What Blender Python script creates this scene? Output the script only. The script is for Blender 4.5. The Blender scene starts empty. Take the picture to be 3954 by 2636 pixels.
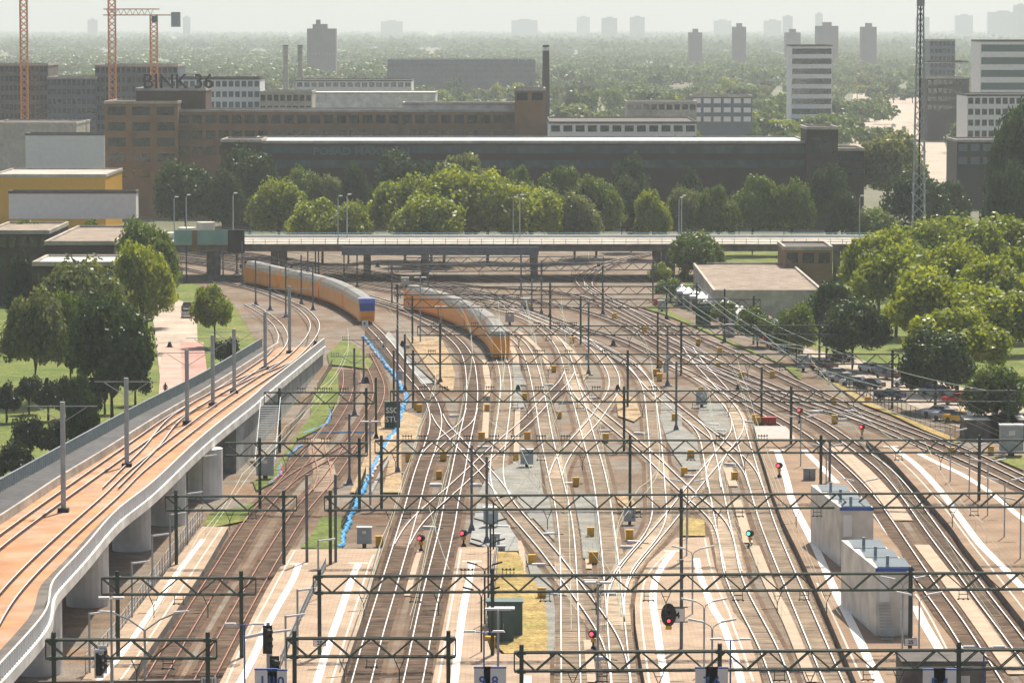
import bpy, math, random
import numpy as np
from mathutils import Vector, Matrix
R = math.radians
random.seed(7)
SC = bpy.context.scene
COL = SC.collection
# ---------------------------------------------------------------- camera model (measured): photo 3954 x 2636 px
F, H, V0, CX, CY = 14625.0, 51.3, 89.0, 1977.0, 1318.0
PIT = math.atan((CY - V0) / F)
CP, SP = math.cos(PIT), math.sin(PIT)

def ray(X, Y):
    a, b = (X - CX) / F, (CY - Y) / F
    return a, CP + b * SP, -SP + b * CP
def G(X, Y, z=0.0):
    a, b, c = ray(X, Y); t = (z - H) / c
    return Vector((a * t, b * t, z))
def at(X, Y, d):
    a, b, c = ray(X, Y); t = d / b
    return Vector((a * t, d, H + c * t))
def dz(Y, z=0.0):
    return G(CX, Y, z).y
K = 2352 / 1320.0
FR = dict(A1=(0, 0, K), A2=(1320, 0, K), A3=(2634, 0, K), B1=(0, 600, K), B2=(1320, 600, K), B3=(2634, 600, K),
          C1=(0, 1200, K), C2=(1320, 1200, K), C3=(2634, 1200, K), D1=(0, 1906, K), D2=(1320, 1906, K), D3=(2634, 1906, K),
          E1=(2600, 1500, 2.24), E2=(3154, 1500, 1.68), E3=(3154, 2100, 1.68), E4=(2500, 1900, 1.92), E5=(2400, 1200, 1.68),
          E6=(1900, 1100, 1.68), E7=(1500, 950, 1.68), E8=(2300, 950, 1.68), F1=(1200, 1300, 2.24), F2=(950, 1500, 2.24),
          F3=(650, 950, 1.68), F4=(0, 1900, 2.24), F5=(0, 2236, 2.24), F6=(900, 2136, 1.792), F7=(1600, 1600, 2.24),
          F8=(600, 850, 2.24), S=(0, 0, 1.0), U=(0, 0, 2352 / 3954.0))
def pts(s):
    """measured photo points: 'D1 x,y x,y F2 x,y' -> pixel list"""
    out, fr = [], FR['S']
    for w in s.split():
        if ',' in w:
            x, y = w.split(','); out.append((fr[0] + float(x) / fr[2], fr[1] + float(y) / fr[2]))
        else:
            fr = FR[w]
    return out
def p1(s): return pts(s)[0]
def gp(s, z=0.0): return [G(x, y, z) for x, y in pts(s)]

# ---------------------------------------------------------------- polylines
def resample(P, step):
    P = [Vector(p) for p in P]; d = [0.0]
    for a, b in zip(P, P[1:]): d.append(d[-1] + (b - a).length)
    n = max(2, int(round(d[-1] / step)) + 1); out = []; j = 0
    for i in range(n):
        t = d[-1] * i / (n - 1)
        while j < len(d) - 2 and d[j + 1] < t: j += 1
        u = 0 if d[j + 1] == d[j] else (t - d[j]) / (d[j + 1] - d[j])
        out.append(P[j].lerp(P[j + 1], min(1, max(0, u))))
    return out
def smooth(P, step=3.0, it=30):
    Q = []
    n = len(P)
    for i in range(n - 1):
        a, b, c, d = P[max(0, i - 1)], P[i], P[i + 1], P[min(n - 1, i + 2)]
        for k in range(8):
            t = k / 8
            Q.append(0.5 * (2 * b + (c - a) * t + (2 * a - 5 * b + 4 * c - d) * t * t + (3 * b - a - 3 * c + d) * t ** 3))
    Q.append(P[-1])
    Q = resample(Q, step)
    for _ in range(it):
        Q = [Q[0]] + [(Q[i - 1] + Q[i] * 2 + Q[i + 1]) / 4 for i in range(1, len(Q) - 1)] + [Q[-1]]
    return resample(Q, step)
def normals(P):
    N = []
    for i in range(len(P)):
        t = P[min(i + 1, len(P) - 1)] - P[max(i - 1, 0)]
        t = Vector((t.x, t.y, 0)); t.normalize(); N.append(Vector((t.y, -t.x, 0)))   # right-hand side
    return N
def offset(P, o):
    return [p + n * o for p, n in zip(P, normals(P))]

# ---------------------------------------------------------------- materials
MATS = {}
def mat(name, col, rough=0.85, var=0.12, scale=1.5, metal=0.0, col2=None, bump=0.0, detail=4, spec=0.35, big=0, coat=0):
    if name in MATS: return MATS[name]
    m = bpy.data.materials.new(name); m.use_nodes = True; nt = m.node_tree; N, L = nt.nodes, nt.links
    b = N['Principled BSDF']; b.inputs['Roughness'].default_value = rough; b.inputs['Metallic'].default_value = metal
    b.inputs['Specular IOR Level'].default_value = spec
    if coat: b.inputs['Coat Weight'].default_value = coat; b.inputs['Coat Roughness'].default_value = .1
    g = N.new('ShaderNodeNewGeometry')
    n = N.new('ShaderNodeTexNoise'); n.inputs['Scale'].default_value = scale; n.inputs['Detail'].default_value = detail
    L.new(g.outputs['Position'], n.inputs['Vector'])
    rp = N.new('ShaderNodeValToRGB'); c2 = col2 or tuple(c * (1 - var) for c in col)
    c1 = col if col2 else tuple(min(1, c * (1 + var)) for c in col)
    rp.color_ramp.elements[0].position = .35; rp.color_ramp.elements[1].position = .65
    rp.color_ramp.elements[0].color = (*c2, 1); rp.color_ramp.elements[1].color = (*c1, 1)
    L.new(n.outputs['Fac'], rp.inputs['Fac']); out = rp.outputs['Color']
    if big:
        n2 = N.new('ShaderNodeTexNoise'); n2.inputs['Scale'].default_value = big; n2.inputs['Detail'].default_value = 3
        L.new(g.outputs['Position'], n2.inputs['Vector'])
        mp = N.new('ShaderNodeMapRange'); mp.inputs[1].default_value = .3; mp.inputs[2].default_value = .7
        mp.inputs[3].default_value = .75; mp.inputs[4].default_value = 1.2; L.new(n2.outputs['Fac'], mp.inputs[0])
        mx = N.new('ShaderNodeMix'); mx.data_type = 'RGBA'; mx.blend_type = 'MULTIPLY'; mx.inputs[0].default_value = 1
        L.new(out, mx.inputs[6]); L.new(mp.outputs[0], mx.inputs[7]); out = mx.outputs[2]
    L.new(out, b.inputs['Base Color'])
    if bump:
        bp = N.new('ShaderNodeBump'); bp.inputs['Strength'].default_value = bump; bp.inputs['Distance'].default_value = .05
        L.new(n.outputs['Fac'], bp.inputs['Height']); L.new(bp.outputs['Normal'], b.inputs['Normal'])
    MATS[name] = m; return m
def stones(name, cols, scale, big=.05, rough=.95, bump=.6, mid=.4):
    """ground of loose stones: fine cells over broad patches"""
    m = bpy.data.materials.new(name); m.use_nodes = True; nt = m.node_tree; N, L = nt.nodes, nt.links
    b = N['Principled BSDF']; b.inputs['Roughness'].default_value = rough; b.inputs['Specular IOR Level'].default_value = .2
    g = N.new('ShaderNodeNewGeometry')
    n = N.new('ShaderNodeTexNoise'); n.inputs['Scale'].default_value = big; n.inputs['Detail'].default_value = 5; n.inputs['Roughness'].default_value = .6
    L.new(g.outputs['Position'], n.inputs['Vector'])
    rp = N.new('ShaderNodeValToRGB'); els = rp.color_ramp.elements
    while len(els) < len(cols): els.new(.5)
    for i, c in enumerate(cols):
        els[i].position = .3 + .4 * i / (len(cols) - 1); els[i].color = (*c, 1)
    L.new(n.outputs['Fac'], rp.inputs['Fac'])
    v = N.new('ShaderNodeTexNoise'); v.inputs['Scale'].default_value = scale; v.inputs['Detail'].default_value = 3; v.inputs['Roughness'].default_value = .8
    L.new(g.outputs['Position'], v.inputs['Vector'])
    v2 = N.new('ShaderNodeTexNoise'); v2.inputs['Scale'].default_value = mid; v2.inputs['Detail'].default_value = 4; L.new(g.outputs['Position'], v2.inputs['Vector'])
    def rng(src, a, c, lo, hi):
        mp = N.new('ShaderNodeMapRange'); mp.inputs[1].default_value = a; mp.inputs[2].default_value = c
        mp.inputs[3].default_value = lo; mp.inputs[4].default_value = hi; L.new(src, mp.inputs[0]); return mp.outputs[0]
    mu = N.new('ShaderNodeMath'); mu.operation = 'MULTIPLY'
    L.new(rng(v.outputs['Fac'], .33, .67, .45, 1.55), mu.inputs[0]); L.new(rng(v2.outputs['Fac'], .3, .7, .75, 1.25), mu.inputs[1])
    mx = N.new('ShaderNodeMix'); mx.data_type = 'RGBA'; mx.blend_type = 'MULTIPLY'; mx.inputs[0].default_value = 1
    L.new(rp.outputs['Color'], mx.inputs[6]); L.new(mu.outputs[0], mx.inputs[7]); L.new(mx.outputs[2], b.inputs['Base Color'])
    if bump:
        bp = N.new('ShaderNodeBump'); bp.inputs['Strength'].default_value = bump; bp.inputs['Distance'].default_value = .08
        L.new(v.outputs['Fac'], bp.inputs['Height']); L.new(bp.outputs['Normal'], b.inputs['Normal'])
    MATS[name] = m; return m
def bricks(name, c1, c2, mortar, w, h, rough=.9, msize=.02, ax='XY'):
    m = bpy.data.materials.new(name); m.use_nodes = True; nt = m.node_tree; N, L = nt.nodes, nt.links
    b = N['Principled BSDF']; b.inputs['Roughness'].default_value = rough; b.inputs['Specular IOR Level'].default_value = .2
    g = N.new('ShaderNodeNewGeometry'); vec = g.outputs['Position']
    if ax == 'XZ':
        sx = N.new('ShaderNodeSeparateXYZ'); cb = N.new('ShaderNodeCombineXYZ'); L.new(vec, sx.inputs[0])
        ad = N.new('ShaderNodeMath'); L.new(sx.outputs[0], ad.inputs[0]); L.new(sx.outputs[1], ad.inputs[1])
        L.new(ad.outputs[0], cb.inputs[0]); L.new(sx.outputs[2], cb.inputs[1]); vec = cb.outputs[0]
    t = N.new('ShaderNodeTexBrick'); t.inputs['Scale'].default_value = 1; t.inputs['Brick Width'].default_value = w; t.inputs['Row Height'].default_value = h
    t.inputs['Mortar Size'].default_value = msize; t.inputs['Color1'].default_value = (*c1, 1); t.inputs['Color2'].default_value = (*c2, 1); t.inputs['Mortar'].default_value = (*mortar, 1)
    L.new(vec, t.inputs['Vector'])
    n = N.new('ShaderNodeTexNoise'); n.inputs['Scale'].default_value = .25; n.inputs['Detail'].default_value = 6; L.new(g.outputs['Position'], n.inputs['Vector'])
    mp = N.new('ShaderNodeMapRange'); mp.inputs[1].default_value = .3; mp.inputs[2].default_value = .7; mp.inputs[3].default_value = .78; mp.inputs[4].default_value = 1.15
    L.new(n.outputs['Fac'], mp.inputs[0])
    mx = N.new('ShaderNodeMix'); mx.data_type = 'RGBA'; mx.blend_type = 'MULTIPLY'; mx.inputs[0].default_value = 1
    L.new(t.outputs['Color'], mx.inputs[6]); L.new(mp.outputs[0], mx.inputs[7]); L.new(mx.outputs[2], b.inputs['Base Color'])
    MATS[name] = m; return m
def glass(name, col, rough=.08, spec=.8):
    m = mat(name, col, rough=rough, var=.35, scale=.35, spec=spec); return m
def emis(name, col, k):
    m = bpy.data.materials.new(name); m.use_nodes = True; b = m.node_tree.nodes['Principled BSDF']
    b.inputs['Base Color'].default_value = (*col, 1); b.inputs['Emission Color'].default_value = (*col, 1); b.inputs['Emission Strength'].default_value = k
    MATS[name] = m; return m
def leafmat(name, c, tr=None, k=.4):
    m = bpy.data.materials.new(name); m.use_nodes = True; nt = m.node_tree; N, L = nt.nodes, nt.links
    N.remove(N['Principled BSDF']); out = N['Material Output']
    a = N.new('ShaderNodeAttribute'); a.attribute_name = 'tint'
    g = N.new('ShaderNodeNewGeometry'); oi = N.new('ShaderNodeObjectInfo')
    ad = N.new('ShaderNodeMath'); ad.operation = 'MULTIPLY_ADD'; L.new(g.outputs['Random Per Island'], ad.inputs[0]); ad.inputs[1].default_value = .55; L.new(a.outputs['Fac'], ad.inputs[2])
    ad2 = N.new('ShaderNodeMath'); ad2.operation = 'MULTIPLY_ADD'; L.new(oi.outputs['Random'], ad2.inputs[0]); ad2.inputs[1].default_value = .3; L.new(ad.outputs[0], ad2.inputs[2])
    def ramp(c):
        rp = N.new('ShaderNodeValToRGB'); e = rp.color_ramp.elements
        e[0].position = .15; e[0].color = (c[0] * .5, c[1] * .6, c[2] * .75, 1); e[1].position = 1.5 if 0 else 1.0
        e[1].color = (min(1, c[0] * 1.55), min(1, c[1] * 1.38), c[2] * 1.1, 1)
        L.new(ad2.outputs[0], rp.inputs['Fac']); return rp.outputs['Color']
    tr = tr or (c[0] * 1.6, c[1] * 1.5, c[2] * .8)
    d = N.new('ShaderNodeBsdfDiffuse'); t = N.new('ShaderNodeBsdfTranslucent'); gl = N.new('ShaderNodeBsdfGlossy'); gl.inputs['Roughness'].default_value = .45
    gl.inputs['Color'].default_value = (.7, .75, .7, 1)
    L.new(ramp(c), d.inputs['Color']); L.new(ramp(tr), t.inputs['Color'])
    m1 = N.new('ShaderNodeMixShader'); m1.inputs[0].default_value = k; L.new(d.outputs[0], m1.inputs[1]); L.new(t.outputs[0], m1.inputs[2])
    m2 = N.new('ShaderNodeMixShader'); m2.inputs[0].default_value = .05; L.new(m1.outputs[0], m2.inputs[1]); L.new(gl.outputs[0], m2.inputs[2])
    L.new(m2.outputs[0], out.inputs['Surface']); MATS[name] = m; return m

# ---------------------------------------------------------------- mesh builder
class MB:
    def __init__(s): s.v, s.f, s.m = [], [], []
    def quad(s, a, b, c, d, m=0):
        n = len(s.v); s.v += [tuple(a), tuple(b), tuple(c), tuple(d)]; s.f.append((n, n + 1, n + 2, n + 3)); s.m.append(m); return s
    def poly(s, P, m=0):
        n = len(s.v); s.v += [tuple(p) for p in P]; s.f.append(tuple(range(n, n + len(P)))); s.m.append(m); return s
    def hexa(s, P, m=0, bottom=True):
        n = len(s.v); s.v += [tuple(p) for p in P]
        fs = [(4, 5, 6, 7), (0, 1, 5, 4), (1, 2, 6, 5), (2, 3, 7, 6), (3, 0, 4, 7)] + ([(3, 2, 1, 0)] if bottom else [])
        for f in fs: s.f.append(tuple(n + i for i in f)); s.m.append(m)
        return s
    def box(s, x0, x1, y0, y1, z0, z1, m=0, bottom=True):
        return s.hexa([(x0, y0, z0), (x1, y0, z0), (x1, y1, z0), (x0, y1, z0), (x0, y0, z1), (x1, y0, z1), (x1, y1, z1), (x0, y1, z1)], m, bottom)
    def cbox(s, c, sx, sy, z0, z1, rz=0, m=0, taper=1.0):
        ca, sa = math.cos(rz), math.sin(rz); P = []
        for z, k in ((z0, 1), (z1, taper)):
            for dx, dy in ((-1, -1), (1, -1), (1, 1), (-1, 1)):
                x, y = dx * sx / 2 * k, dy * sy / 2 * k; P.append((c[0] + x * ca - y * sa, c[1] + x * sa + y * ca, z))
        return s.hexa(P, m)
    def bar(s, p, q, w, h=None, m=0):
        h = h or w; p, q = Vector(p), Vector(q); d = q - p
        if d.length < 1e-6: return s
        d.normalize(); u = Vector((0, 0, 1)) if abs(d.z) < .98 else Vector((0, 1, 0))
        r = d.cross(u).normalized() * (w / 2); t = r.normalized().cross(d).normalized() * (h / 2)
        return s.hexa([p - r - t, p + r - t, q + r - t, q - r - t, p - r + t, p + r + t, q + r + t, q - r + t], m)
    def tube(s, P, r, n=6, m=0, r2=None, cap=True):
        P = [Vector(p) for p in P]; r2 = r if r2 is None else r2; rings = []
        for i, p in enumerate(P):
            d = (P[min(i + 1, len(P) - 1)] - P[max(i - 1, 0)]).normalized()
            u = Vector((0, 0, 1)) if abs(d.z) < .9 else Vector((1, 0, 0))
            a = d.cross(u).normalized(); b = a.cross(d).normalized(); k = len(s.v)
            rr = r + (r2 - r) * i / max(1, len(P) - 1)
            for j in range(n):
                t = 2 * math.pi * j / n; s.v.append(tuple(p + a * math.cos(t) * rr + b * math.sin(t) * rr))
            rings.append(k)
        for A, B in zip(rings, rings[1:]):
            for j in range(n):
                s.f.append((A + j, A + (j + 1) % n, B + (j + 1) % n, B + j)); s.m.append(m)
        if cap:
            s.f.append(tuple(rings[0] + j for j in reversed(range(n)))); s.m.append(m)
            s.f.append(tuple(rings[-1] + j for j in range(n))); s.m.append(m)
        return s
    def cyl(s, c, r, z0, z1, n=12, m=0, r2=None):
        return s.tube([(c[0], c[1], z0), (c[0], c[1], z1)], r, n, m, r2)
    def ball(s, c, rx, ry=None, rz=None, n=10, m=0):
        ry = ry or rx; rz = rz or rx; k = len(s.v); h = n // 2
        for i in range(h + 1):
            a = math.pi * i / h
            for j in range(n):
                b = 2 * math.pi * j / n
                s.v.append((c[0] + rx * math.sin(a) * math.cos(b), c[1] + ry * math.sin(a) * math.sin(b), c[2] + rz * math.cos(a)))
        for i in range(h):
            for j in range(n):
                s.f.append((k + i * n + j, k + (i + 1) * n + j, k + (i + 1) * n + (j + 1) % n, k + i * n + (j + 1) % n)); s.m.append(m)
        return s
    def prism(s, P, z0, z1, m=0, mtop=None, bottom=False):
        n = len(P); k = len(s.v); s.v += [(p[0], p[1], z0) for p in P] + [(p[0], p[1], z1) for p in P]
        ar = sum(P[i][0] * P[(i + 1) % n][1] - P[(i + 1) % n][0] * P[i][1] for i in range(n)) > 0
        top = tuple(k + n + i for i in range(n)); s.f.append(top if ar else top[::-1]); s.m.append(m if mtop is None else mtop)
        for i in range(n):
            j = (i + 1) % n; f = (k + i, k + j, k + n + j, k + n + i); s.f.append(f if ar else f[::-1]); s.m.append(m)
        if bottom: s.f.append(tuple(k + i for i in range(n))[::-1]); s.m.append(m)
        return s
    def ribbon(s, A, B, m=0):
        k = len(s.v); n = len(A)
        for a, b in zip(A, B): s.v += [tuple(a), tuple(b)]
        for i in range(n - 1): s.f.append((k + 2 * i, k + 2 * i + 1, k + 2 * i + 3, k + 2 * i + 2)); s.m.append(m)
        return s
    def sweep(s, P, prof, m=0, cap=True, ms=None):
        """profile [(offset, z)...] closed, swept along polyline P (z added)"""
        N = normals(P); n = len(prof); k = len(s.v)
        for p, nn in zip(P, N):
            for o, z in prof: s.v.append((p.x + nn.x * o, p.y + nn.y * o, p.z + z))
        for i in range(len(P) - 1):
            for j in range(n):
                a = k + i * n; s.f.append((a + j, a + (j + 1) % n, a + n + (j + 1) % n, a + n + j)); s.m.append(ms[j] if ms else m)
        if cap:
            s.f.append(tuple(k + j for j in range(n))); s.m.append(m); e = k + (len(P) - 1) * n
            s.f.append(tuple(e + j for j in reversed(range(n)))); s.m.append(m)
        return s
    def build(s, name, mats, parent=None, local=False, smooth=False):
        me = bpy.data.meshes.new(name); V = s.v
        if parent is not None and not local:
            l = parent.location; V = [(x - l.x, y - l.y, z - l.z) for x, y, z in V]
        me.from_pydata(V, [], s.f); mats = mats if isinstance(mats, (list, tuple)) else [mats]
        for m in mats: me.materials.append(m)
        if len(mats) > 1: me.polygons.foreach_set('material_index', s.m)
        if smooth: me.polygons.foreach_set('use_smooth', [True] * len(s.f))
        o = bpy.data.objects.new(name, me); COL.objects.link(o)
        if parent is not None: o.parent = parent
        return o

def tag(o, label, cat, group=None):
    o['label'] = label; o['category'] = cat
    if group: o['group'] = group
    return o
def thing(name, label, cat, loc=(0, 0, 0), rz=0.0, group=None):
    o = bpy.data.objects.new(name, None); COL.objects.link(o); o.location = loc; o.rotation_euler = (0, 0, rz)
    o.empty_display_size = .3
    return tag(o, label, cat, group)
def struct(o, kind='structure'): o['kind'] = kind; return o
KIDS = {}
def kids(o):
    return [c for c in o.children]
def dup(root, loc, rz=None, label=None, group=None, scale=None):
    ch = KIDS.get(root.name)
    if ch is None:
        ch = [(c, [g for g in c.children]) for c in root.children]; KIDS[root.name] = ch
    r = root.copy(); COL.objects.link(r); r.location = loc
    if rz is not None: r.rotation_euler = (0, 0, rz)
    if label: r['label'] = label
    if group: r['group'] = group
    if scale: r.scale = scale if isinstance(scale, (tuple, list)) else (scale,) * 3
    for c, gs in ch:
        k = c.copy(); COL.objects.link(k); k.parent = r
        for g in gs:
            d = g.copy(); COL.objects.link(d); d.parent = k
    return r
class Proto:
    """first placing moves the built thing itself, later ones copy it with its parts"""
    def __init__(s, root): s.root, s.used = root, False
    def put(s, loc, rz=0, label=None, group=None, scale=None):
        if not s.used:
            s.used = True; o = s.root; KIDS[o.name] = [(c, [g for g in c.children]) for c in o.children]
            o.location = loc; o.rotation_euler = (0, 0, rz)
            if label: o['label'] = label
            if group: o['group'] = group
            if scale: o.scale = scale if isinstance(scale, (tuple, list)) else (scale,) * 3
            return o
        return dup(s.root, loc, rz, label, group, scale)
def text_mesh(txt, size, depth=.05, bold=.0):
    cu = bpy.data.curves.new('lettering', 'FONT'); cu.body = txt; cu.size = size; cu.extrude = depth; cu.offset = bold; cu.align_x = 'CENTER'; cu.resolution_u = 3
    o = bpy.data.objects.new('lettering', cu); COL.objects.link(o); dg = bpy.context.evaluated_depsgraph_get()
    me = bpy.data.meshes.new_from_object(o.evaluated_get(dg)); bpy.data.objects.remove(o); return me
def lettering(txt, size, loc, rz, m, parent=None, name='lettering', depth=.05, bold=0.0, tilt=90, sx=1.0):
    me = text_mesh(txt, size, depth, bold); me.materials.clear(); me.materials.append(m)
    o = bpy.data.objects.new(name, me); COL.objects.link(o); o.rotation_euler = (R(tilt), 0, rz); o.scale = (sx, 1, 1)
    if parent is not None: o.parent = parent; o.location = Vector(loc) - parent.location
    else: o.location = loc
    return o

# ---------------------------------------------------------------- camera, light, air
cd = bpy.data.cameras.new('camera'); cam = bpy.data.objects.new('camera', cd); COL.objects.link(cam)
cam.location = (0, 0, H); cam.rotation_euler = (R(90) - PIT, 0, 0); cd.sensor_width = 36; cd.lens = 36 * F / 3954
cd.clip_start = 1; cd.clip_end = 60000; SC.camera = cam
SUN_AZ, SUN_EL = R(17), R(55)          # azimuth clockwise from +Y
w = bpy.data.worlds.new('World'); SC.world = w; w.use_nodes = True; wn = w.node_tree
sky = wn.nodes.new('ShaderNodeTexSky'); sky.sky_type = 'NISHITA'; sky.sun_disc = False; sky.sun_elevation = SUN_EL; sky.sun_rotation = SUN_AZ
sky.air_density = 1.0; sky.dust_density = 3.5; sky.ozone_density = 1.0
wn.links.new(sky.outputs[0], wn.nodes['Background'].inputs[0]); wn.nodes['Background'].inputs[1].default_value = .085
sl = bpy.data.lights.new('sun', 'SUN'); sl.energy = 4.6; sl.angle = R(.5); sl.color = (1, .91, .77)
so = bpy.data.objects.new('sun', sl); COL.objects.link(so)
sd = Vector((math.sin(SUN_AZ) * math.cos(SUN_EL), math.cos(SUN_AZ) * math.cos(SUN_EL), math.sin(SUN_EL)))
so.rotation_euler = sd.to_track_quat('Z', 'Y').to_euler(); so.location = sd * 300
SC.view_settings.view_transform = 'Standard'; SC.view_settings.look = 'None'; SC.view_settings.exposure = 0.62; SC.view_settings.gamma = 1
SC.cycles.max_bounces = 6; SC.cycles.diffuse_bounces = 3; SC.cycles.glossy_bounces = 2; SC.cycles.transmission_bounces = 3; SC.cycles.volume_bounces = 1
SC.cycles.transparent_max_bounces = 8
hz = MB().box(-5200, 5200, -60, 17000, -1.5, 200).build('haze', mat('haze', (1, 1, 1)))
hm = hz.data.materials[0]; hn = hm.node_tree
for n_ in list(hn.nodes):
    if n_.type != 'OUTPUT_MATERIAL': hn.nodes.remove(n_)
pv = hn.nodes.new('ShaderNodeVolumePrincipled'); pv.inputs['Density'].default_value = 0.9e-4; pv.inputs['Color'].default_value = (.86, .95, 1.0, 1); pv.inputs['Anisotropy'].default_value = .15
hn.links.new(pv.outputs[0], [n_ for n_ in hn.nodes if n_.type == 'OUTPUT_MATERIAL'][0].inputs['Volume'])
struct(hz, 'stuff')

# ---------------------------------------------------------------- shared materials
M = dict(
    ballast=stones('ballast', [(.13, .08, .048), (.17, .12, .08), (.20, .175, .145), (.22, .13, .07)], 7.0, .045),
    bed=stones('track_ballast', [(.085, .045, .027), (.135, .085, .052), (.16, .12, .085)], 8.0, .07),
    greyb=stones('grey_ballast', [(.20, .20, .18), (.25, .25, .225), (.21, .19, .16)], 7.0, .09),
    sand=stones('dry_sand', [(.30, .20, .11), (.36, .26, .15), (.30, .25, .17)], 2.5, .12, bump=.2),
    dryg=stones('dry_grass', [(.30, .21, .08), (.34, .25, .09), (.22, .20, .05)], 3.0, .12, bump=.4),
    grass=stones('grass', [(.075, .115, .02), (.12, .155, .03), (.19, .18, .05)], 2.2, .08, bump=.5),
    pave=bricks('paving', (.44, .33, .235), (.36, .265, .185), (.24, .18, .13), .8, .4),
    pave2=bricks('brown_paving', (.30, .205, .135), (.255, .175, .115), (.17, .12, .08), .9, .45),
    road=mat('road_brick', (.40, .33, .26), .9, .12, .7, big=.1),
    pink=bricks('pink_paving', (.50, .34, .28), (.46, .32, .26), (.36, .27, .22), 1.2, .6),
    redpath=mat('red_asphalt', (.42, .23, .19), .9, .1, .5, big=.1),
    asph=mat('asphalt', (.075, .075, .078), .9, .2, .9, big=.1),
    pathg=mat('grey_path', (.27, .275, .26), .95, .15, 1.2, big=.2),
    conc=mat('concrete', (.42, .38, .32), .9, .15, .8, big=.15),
    concd=mat('dark_concrete', (.13, .115, .10), .9, .25, .8, big=.15),
    white=mat('white_paint', (.74, .73, .70), .6, .05, .8),
    whitec=mat('white_concrete', (.62, .60, .56), .7, .07, .4, big=.2),
    line=mat('white_line', (.80, .77, .70), .7, .06, 1.5),
    green=mat('green_steel', (.022, .042, .026), .5, .25, 2.0, spec=.5),
    grey=mat('grey_steel', (.12, .135, .16), .5, .15, 1.2, metal=.3),
    lgrey=mat('light_grey_steel', (.36, .39, .41), .45, .1, 1.2, metal=.3),
    black=mat('black_paint', (.012, .012, .013), .5, .2, 2),
    yellow=mat('yellow_paint', (.62, .34, .012), .5, .1, 3),
    cream=mat('cream_steel', (.66, .63, .55), .6, .04, 1.0, big=.4),
    rust=mat('rail_rust', (.085, .036, .02), .85, .3, 3),
    steel=mat('rail_head', (.72, .70, .68), .38, .08, 2, metal=.85),
    rustr=mat('rusty_rail_head', (.30, .13, .085), .6, .2, 2, metal=.2),
    slc=mat('concrete_sleeper', (.46, .36, .255), .9, .22, .6, big=.11),
    sld=mat('brown_sleeper', (.20, .135, .09), .9, .35, .6, big=.13),
    trough=mat('cable_trough', (.42, .32, .23), .9, .12, .6),
    rusty=mat('rust_deck', (.46, .21, .085), .85, .1, .25, col2=(.40, .255, .165), big=.3),
    red=mat('red_paint', (.55, .03, .02), .5, .1, 2),
    blue=mat('blue_paint', (.03, .10, .36), .5, .1, 2),
    lblue=mat('light_blue', (.09, .40, .80), .5, .1, 2),
    glassd=glass('dark_glass', (.02, .028, .03)),
    glassb=glass('blue_glass', (.05, .075, .09)),
    rubber=mat('rubber', (.015, .015, .015), .8, .2, 4),
    brick=bricks('brown_brick', (.125, .078, .048), (.105, .065, .042), (.15, .11, .08), .9, .3, ax='XZ'),
    brickd=bricks('dark_brick', (.055, .032, .027), (.045, .027, .024), (.07, .05, .045), .8, .3, ax='XZ'),
    tan=bricks('tan_brick', (.27, .165, .085), (.235, .145, .075), (.26, .18, .11), .8, .3, ax='XZ'),
    roofg=stones('gravel_roof', [(.24, .19, .15), (.29, .24, .19)], 5.0, .15, bump=.3),
    roofd=mat('dark_roof', (.10, .09, .082), .9, .2, .5, big=.1),
    bark=mat('bark', (.075, .055, .04), .95, .3, 5),
)
# ================================================================ ground
struct(MB().poly([(-5000, -40, -.12), (5000, -40, -.12), (5000, 16500, -.12), (-5000, 16500, -.12)]).build('ground', mat('far_ground', (.10, .115, .05), .95, .3, .02, col2=(.17, .155, .11), big=.004)))
def sheet(name, s, z, m, it=0):
    P = gp(s, z); return struct(MB().poly(P).build(name, m))
Zc = [0.0]
def lay(name, P, m, z=None):
    if z is None: Zc[0] += .006; z = Zc[0]
    return struct(MB().poly([(p[0], p[1], z) for p in P]).build(name, m))
# rail yard
lay('rail_yard_ground', [(-34, 180), (75, 180), (62, 300), (66, 430), (62, 520), (40, 640), (26, 700), (40, 780), (38, 860), (-150, 905), (-150, 870), (-72, 790), (-52, 700), (-40, 600), (-34, 520), (-34, 440), (-46, 400), (-48, 250)], M['ballast'], -.03)

# ================================================================ tracks
TR = {}
def track(key, s, label, sl='sld', rails=('steel', 'rust'), bed=True, zf=None, base=0.0, sleepers=True, it=30, name='railway_track', cat='railway track', z0=0.0):
    P = [G(x, y, base) for x, y in pts(s)] if zf is None else s
    P = smooth(P, 2.5, it); TR[key] = P
    t = thing(name, label, cat, P[0], group='railway tracks in the yard' if name == 'railway_track' else 'tram tracks on the viaduct')
    h = .06 + z0
    for o in (-.752, .752):
        Q = offset(P, o); w = .048
        mb = MB(); mb.sweep(Q, [(w, .03), (w, .185 + h), (-w, .185 + h), (-w, .03)], ms=[1, 0, 1, 1])
        mb.build('rail', [M[rails[0]], M[rails[1]]], t)
    if sleepers:
        mb = MB(); S = resample(P, .62); N = normals(S); rnd = random.Random(key)
        for p, n in zip(S, N):
            tt = Vector((-n.y, n.x, 0)) * .135; a = n * (1.3 + rnd.uniform(-.04, .04)); z = p.z + .05 + z0 + rnd.uniform(-.01, .01)
            c = [p - a - tt, p + a - tt, p + a + tt, p - a + tt]
            mb.hexa([(q.x, q.y, p.z - .02) for q in c] + [(q.x, q.y, z) for q in c], bottom=False)
        o = mb.build('sleepers', M[sl], t); struct(o, 'stuff')
    if bed:
        Zc[0] += .002
        mb = MB(); A = offset(P, -1.75); B = offset(P, 1.75)
        mb.ribbon([a + Vector((0, 0, -.005 + Zc[0] * .5)) for a in A], [b + Vector((0, 0, -.005 + Zc[0] * .5)) for b in B]); mb.build('ballast_bed', M['bed'], t)
    return t
RB = ('rustr', 'rust')
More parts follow.
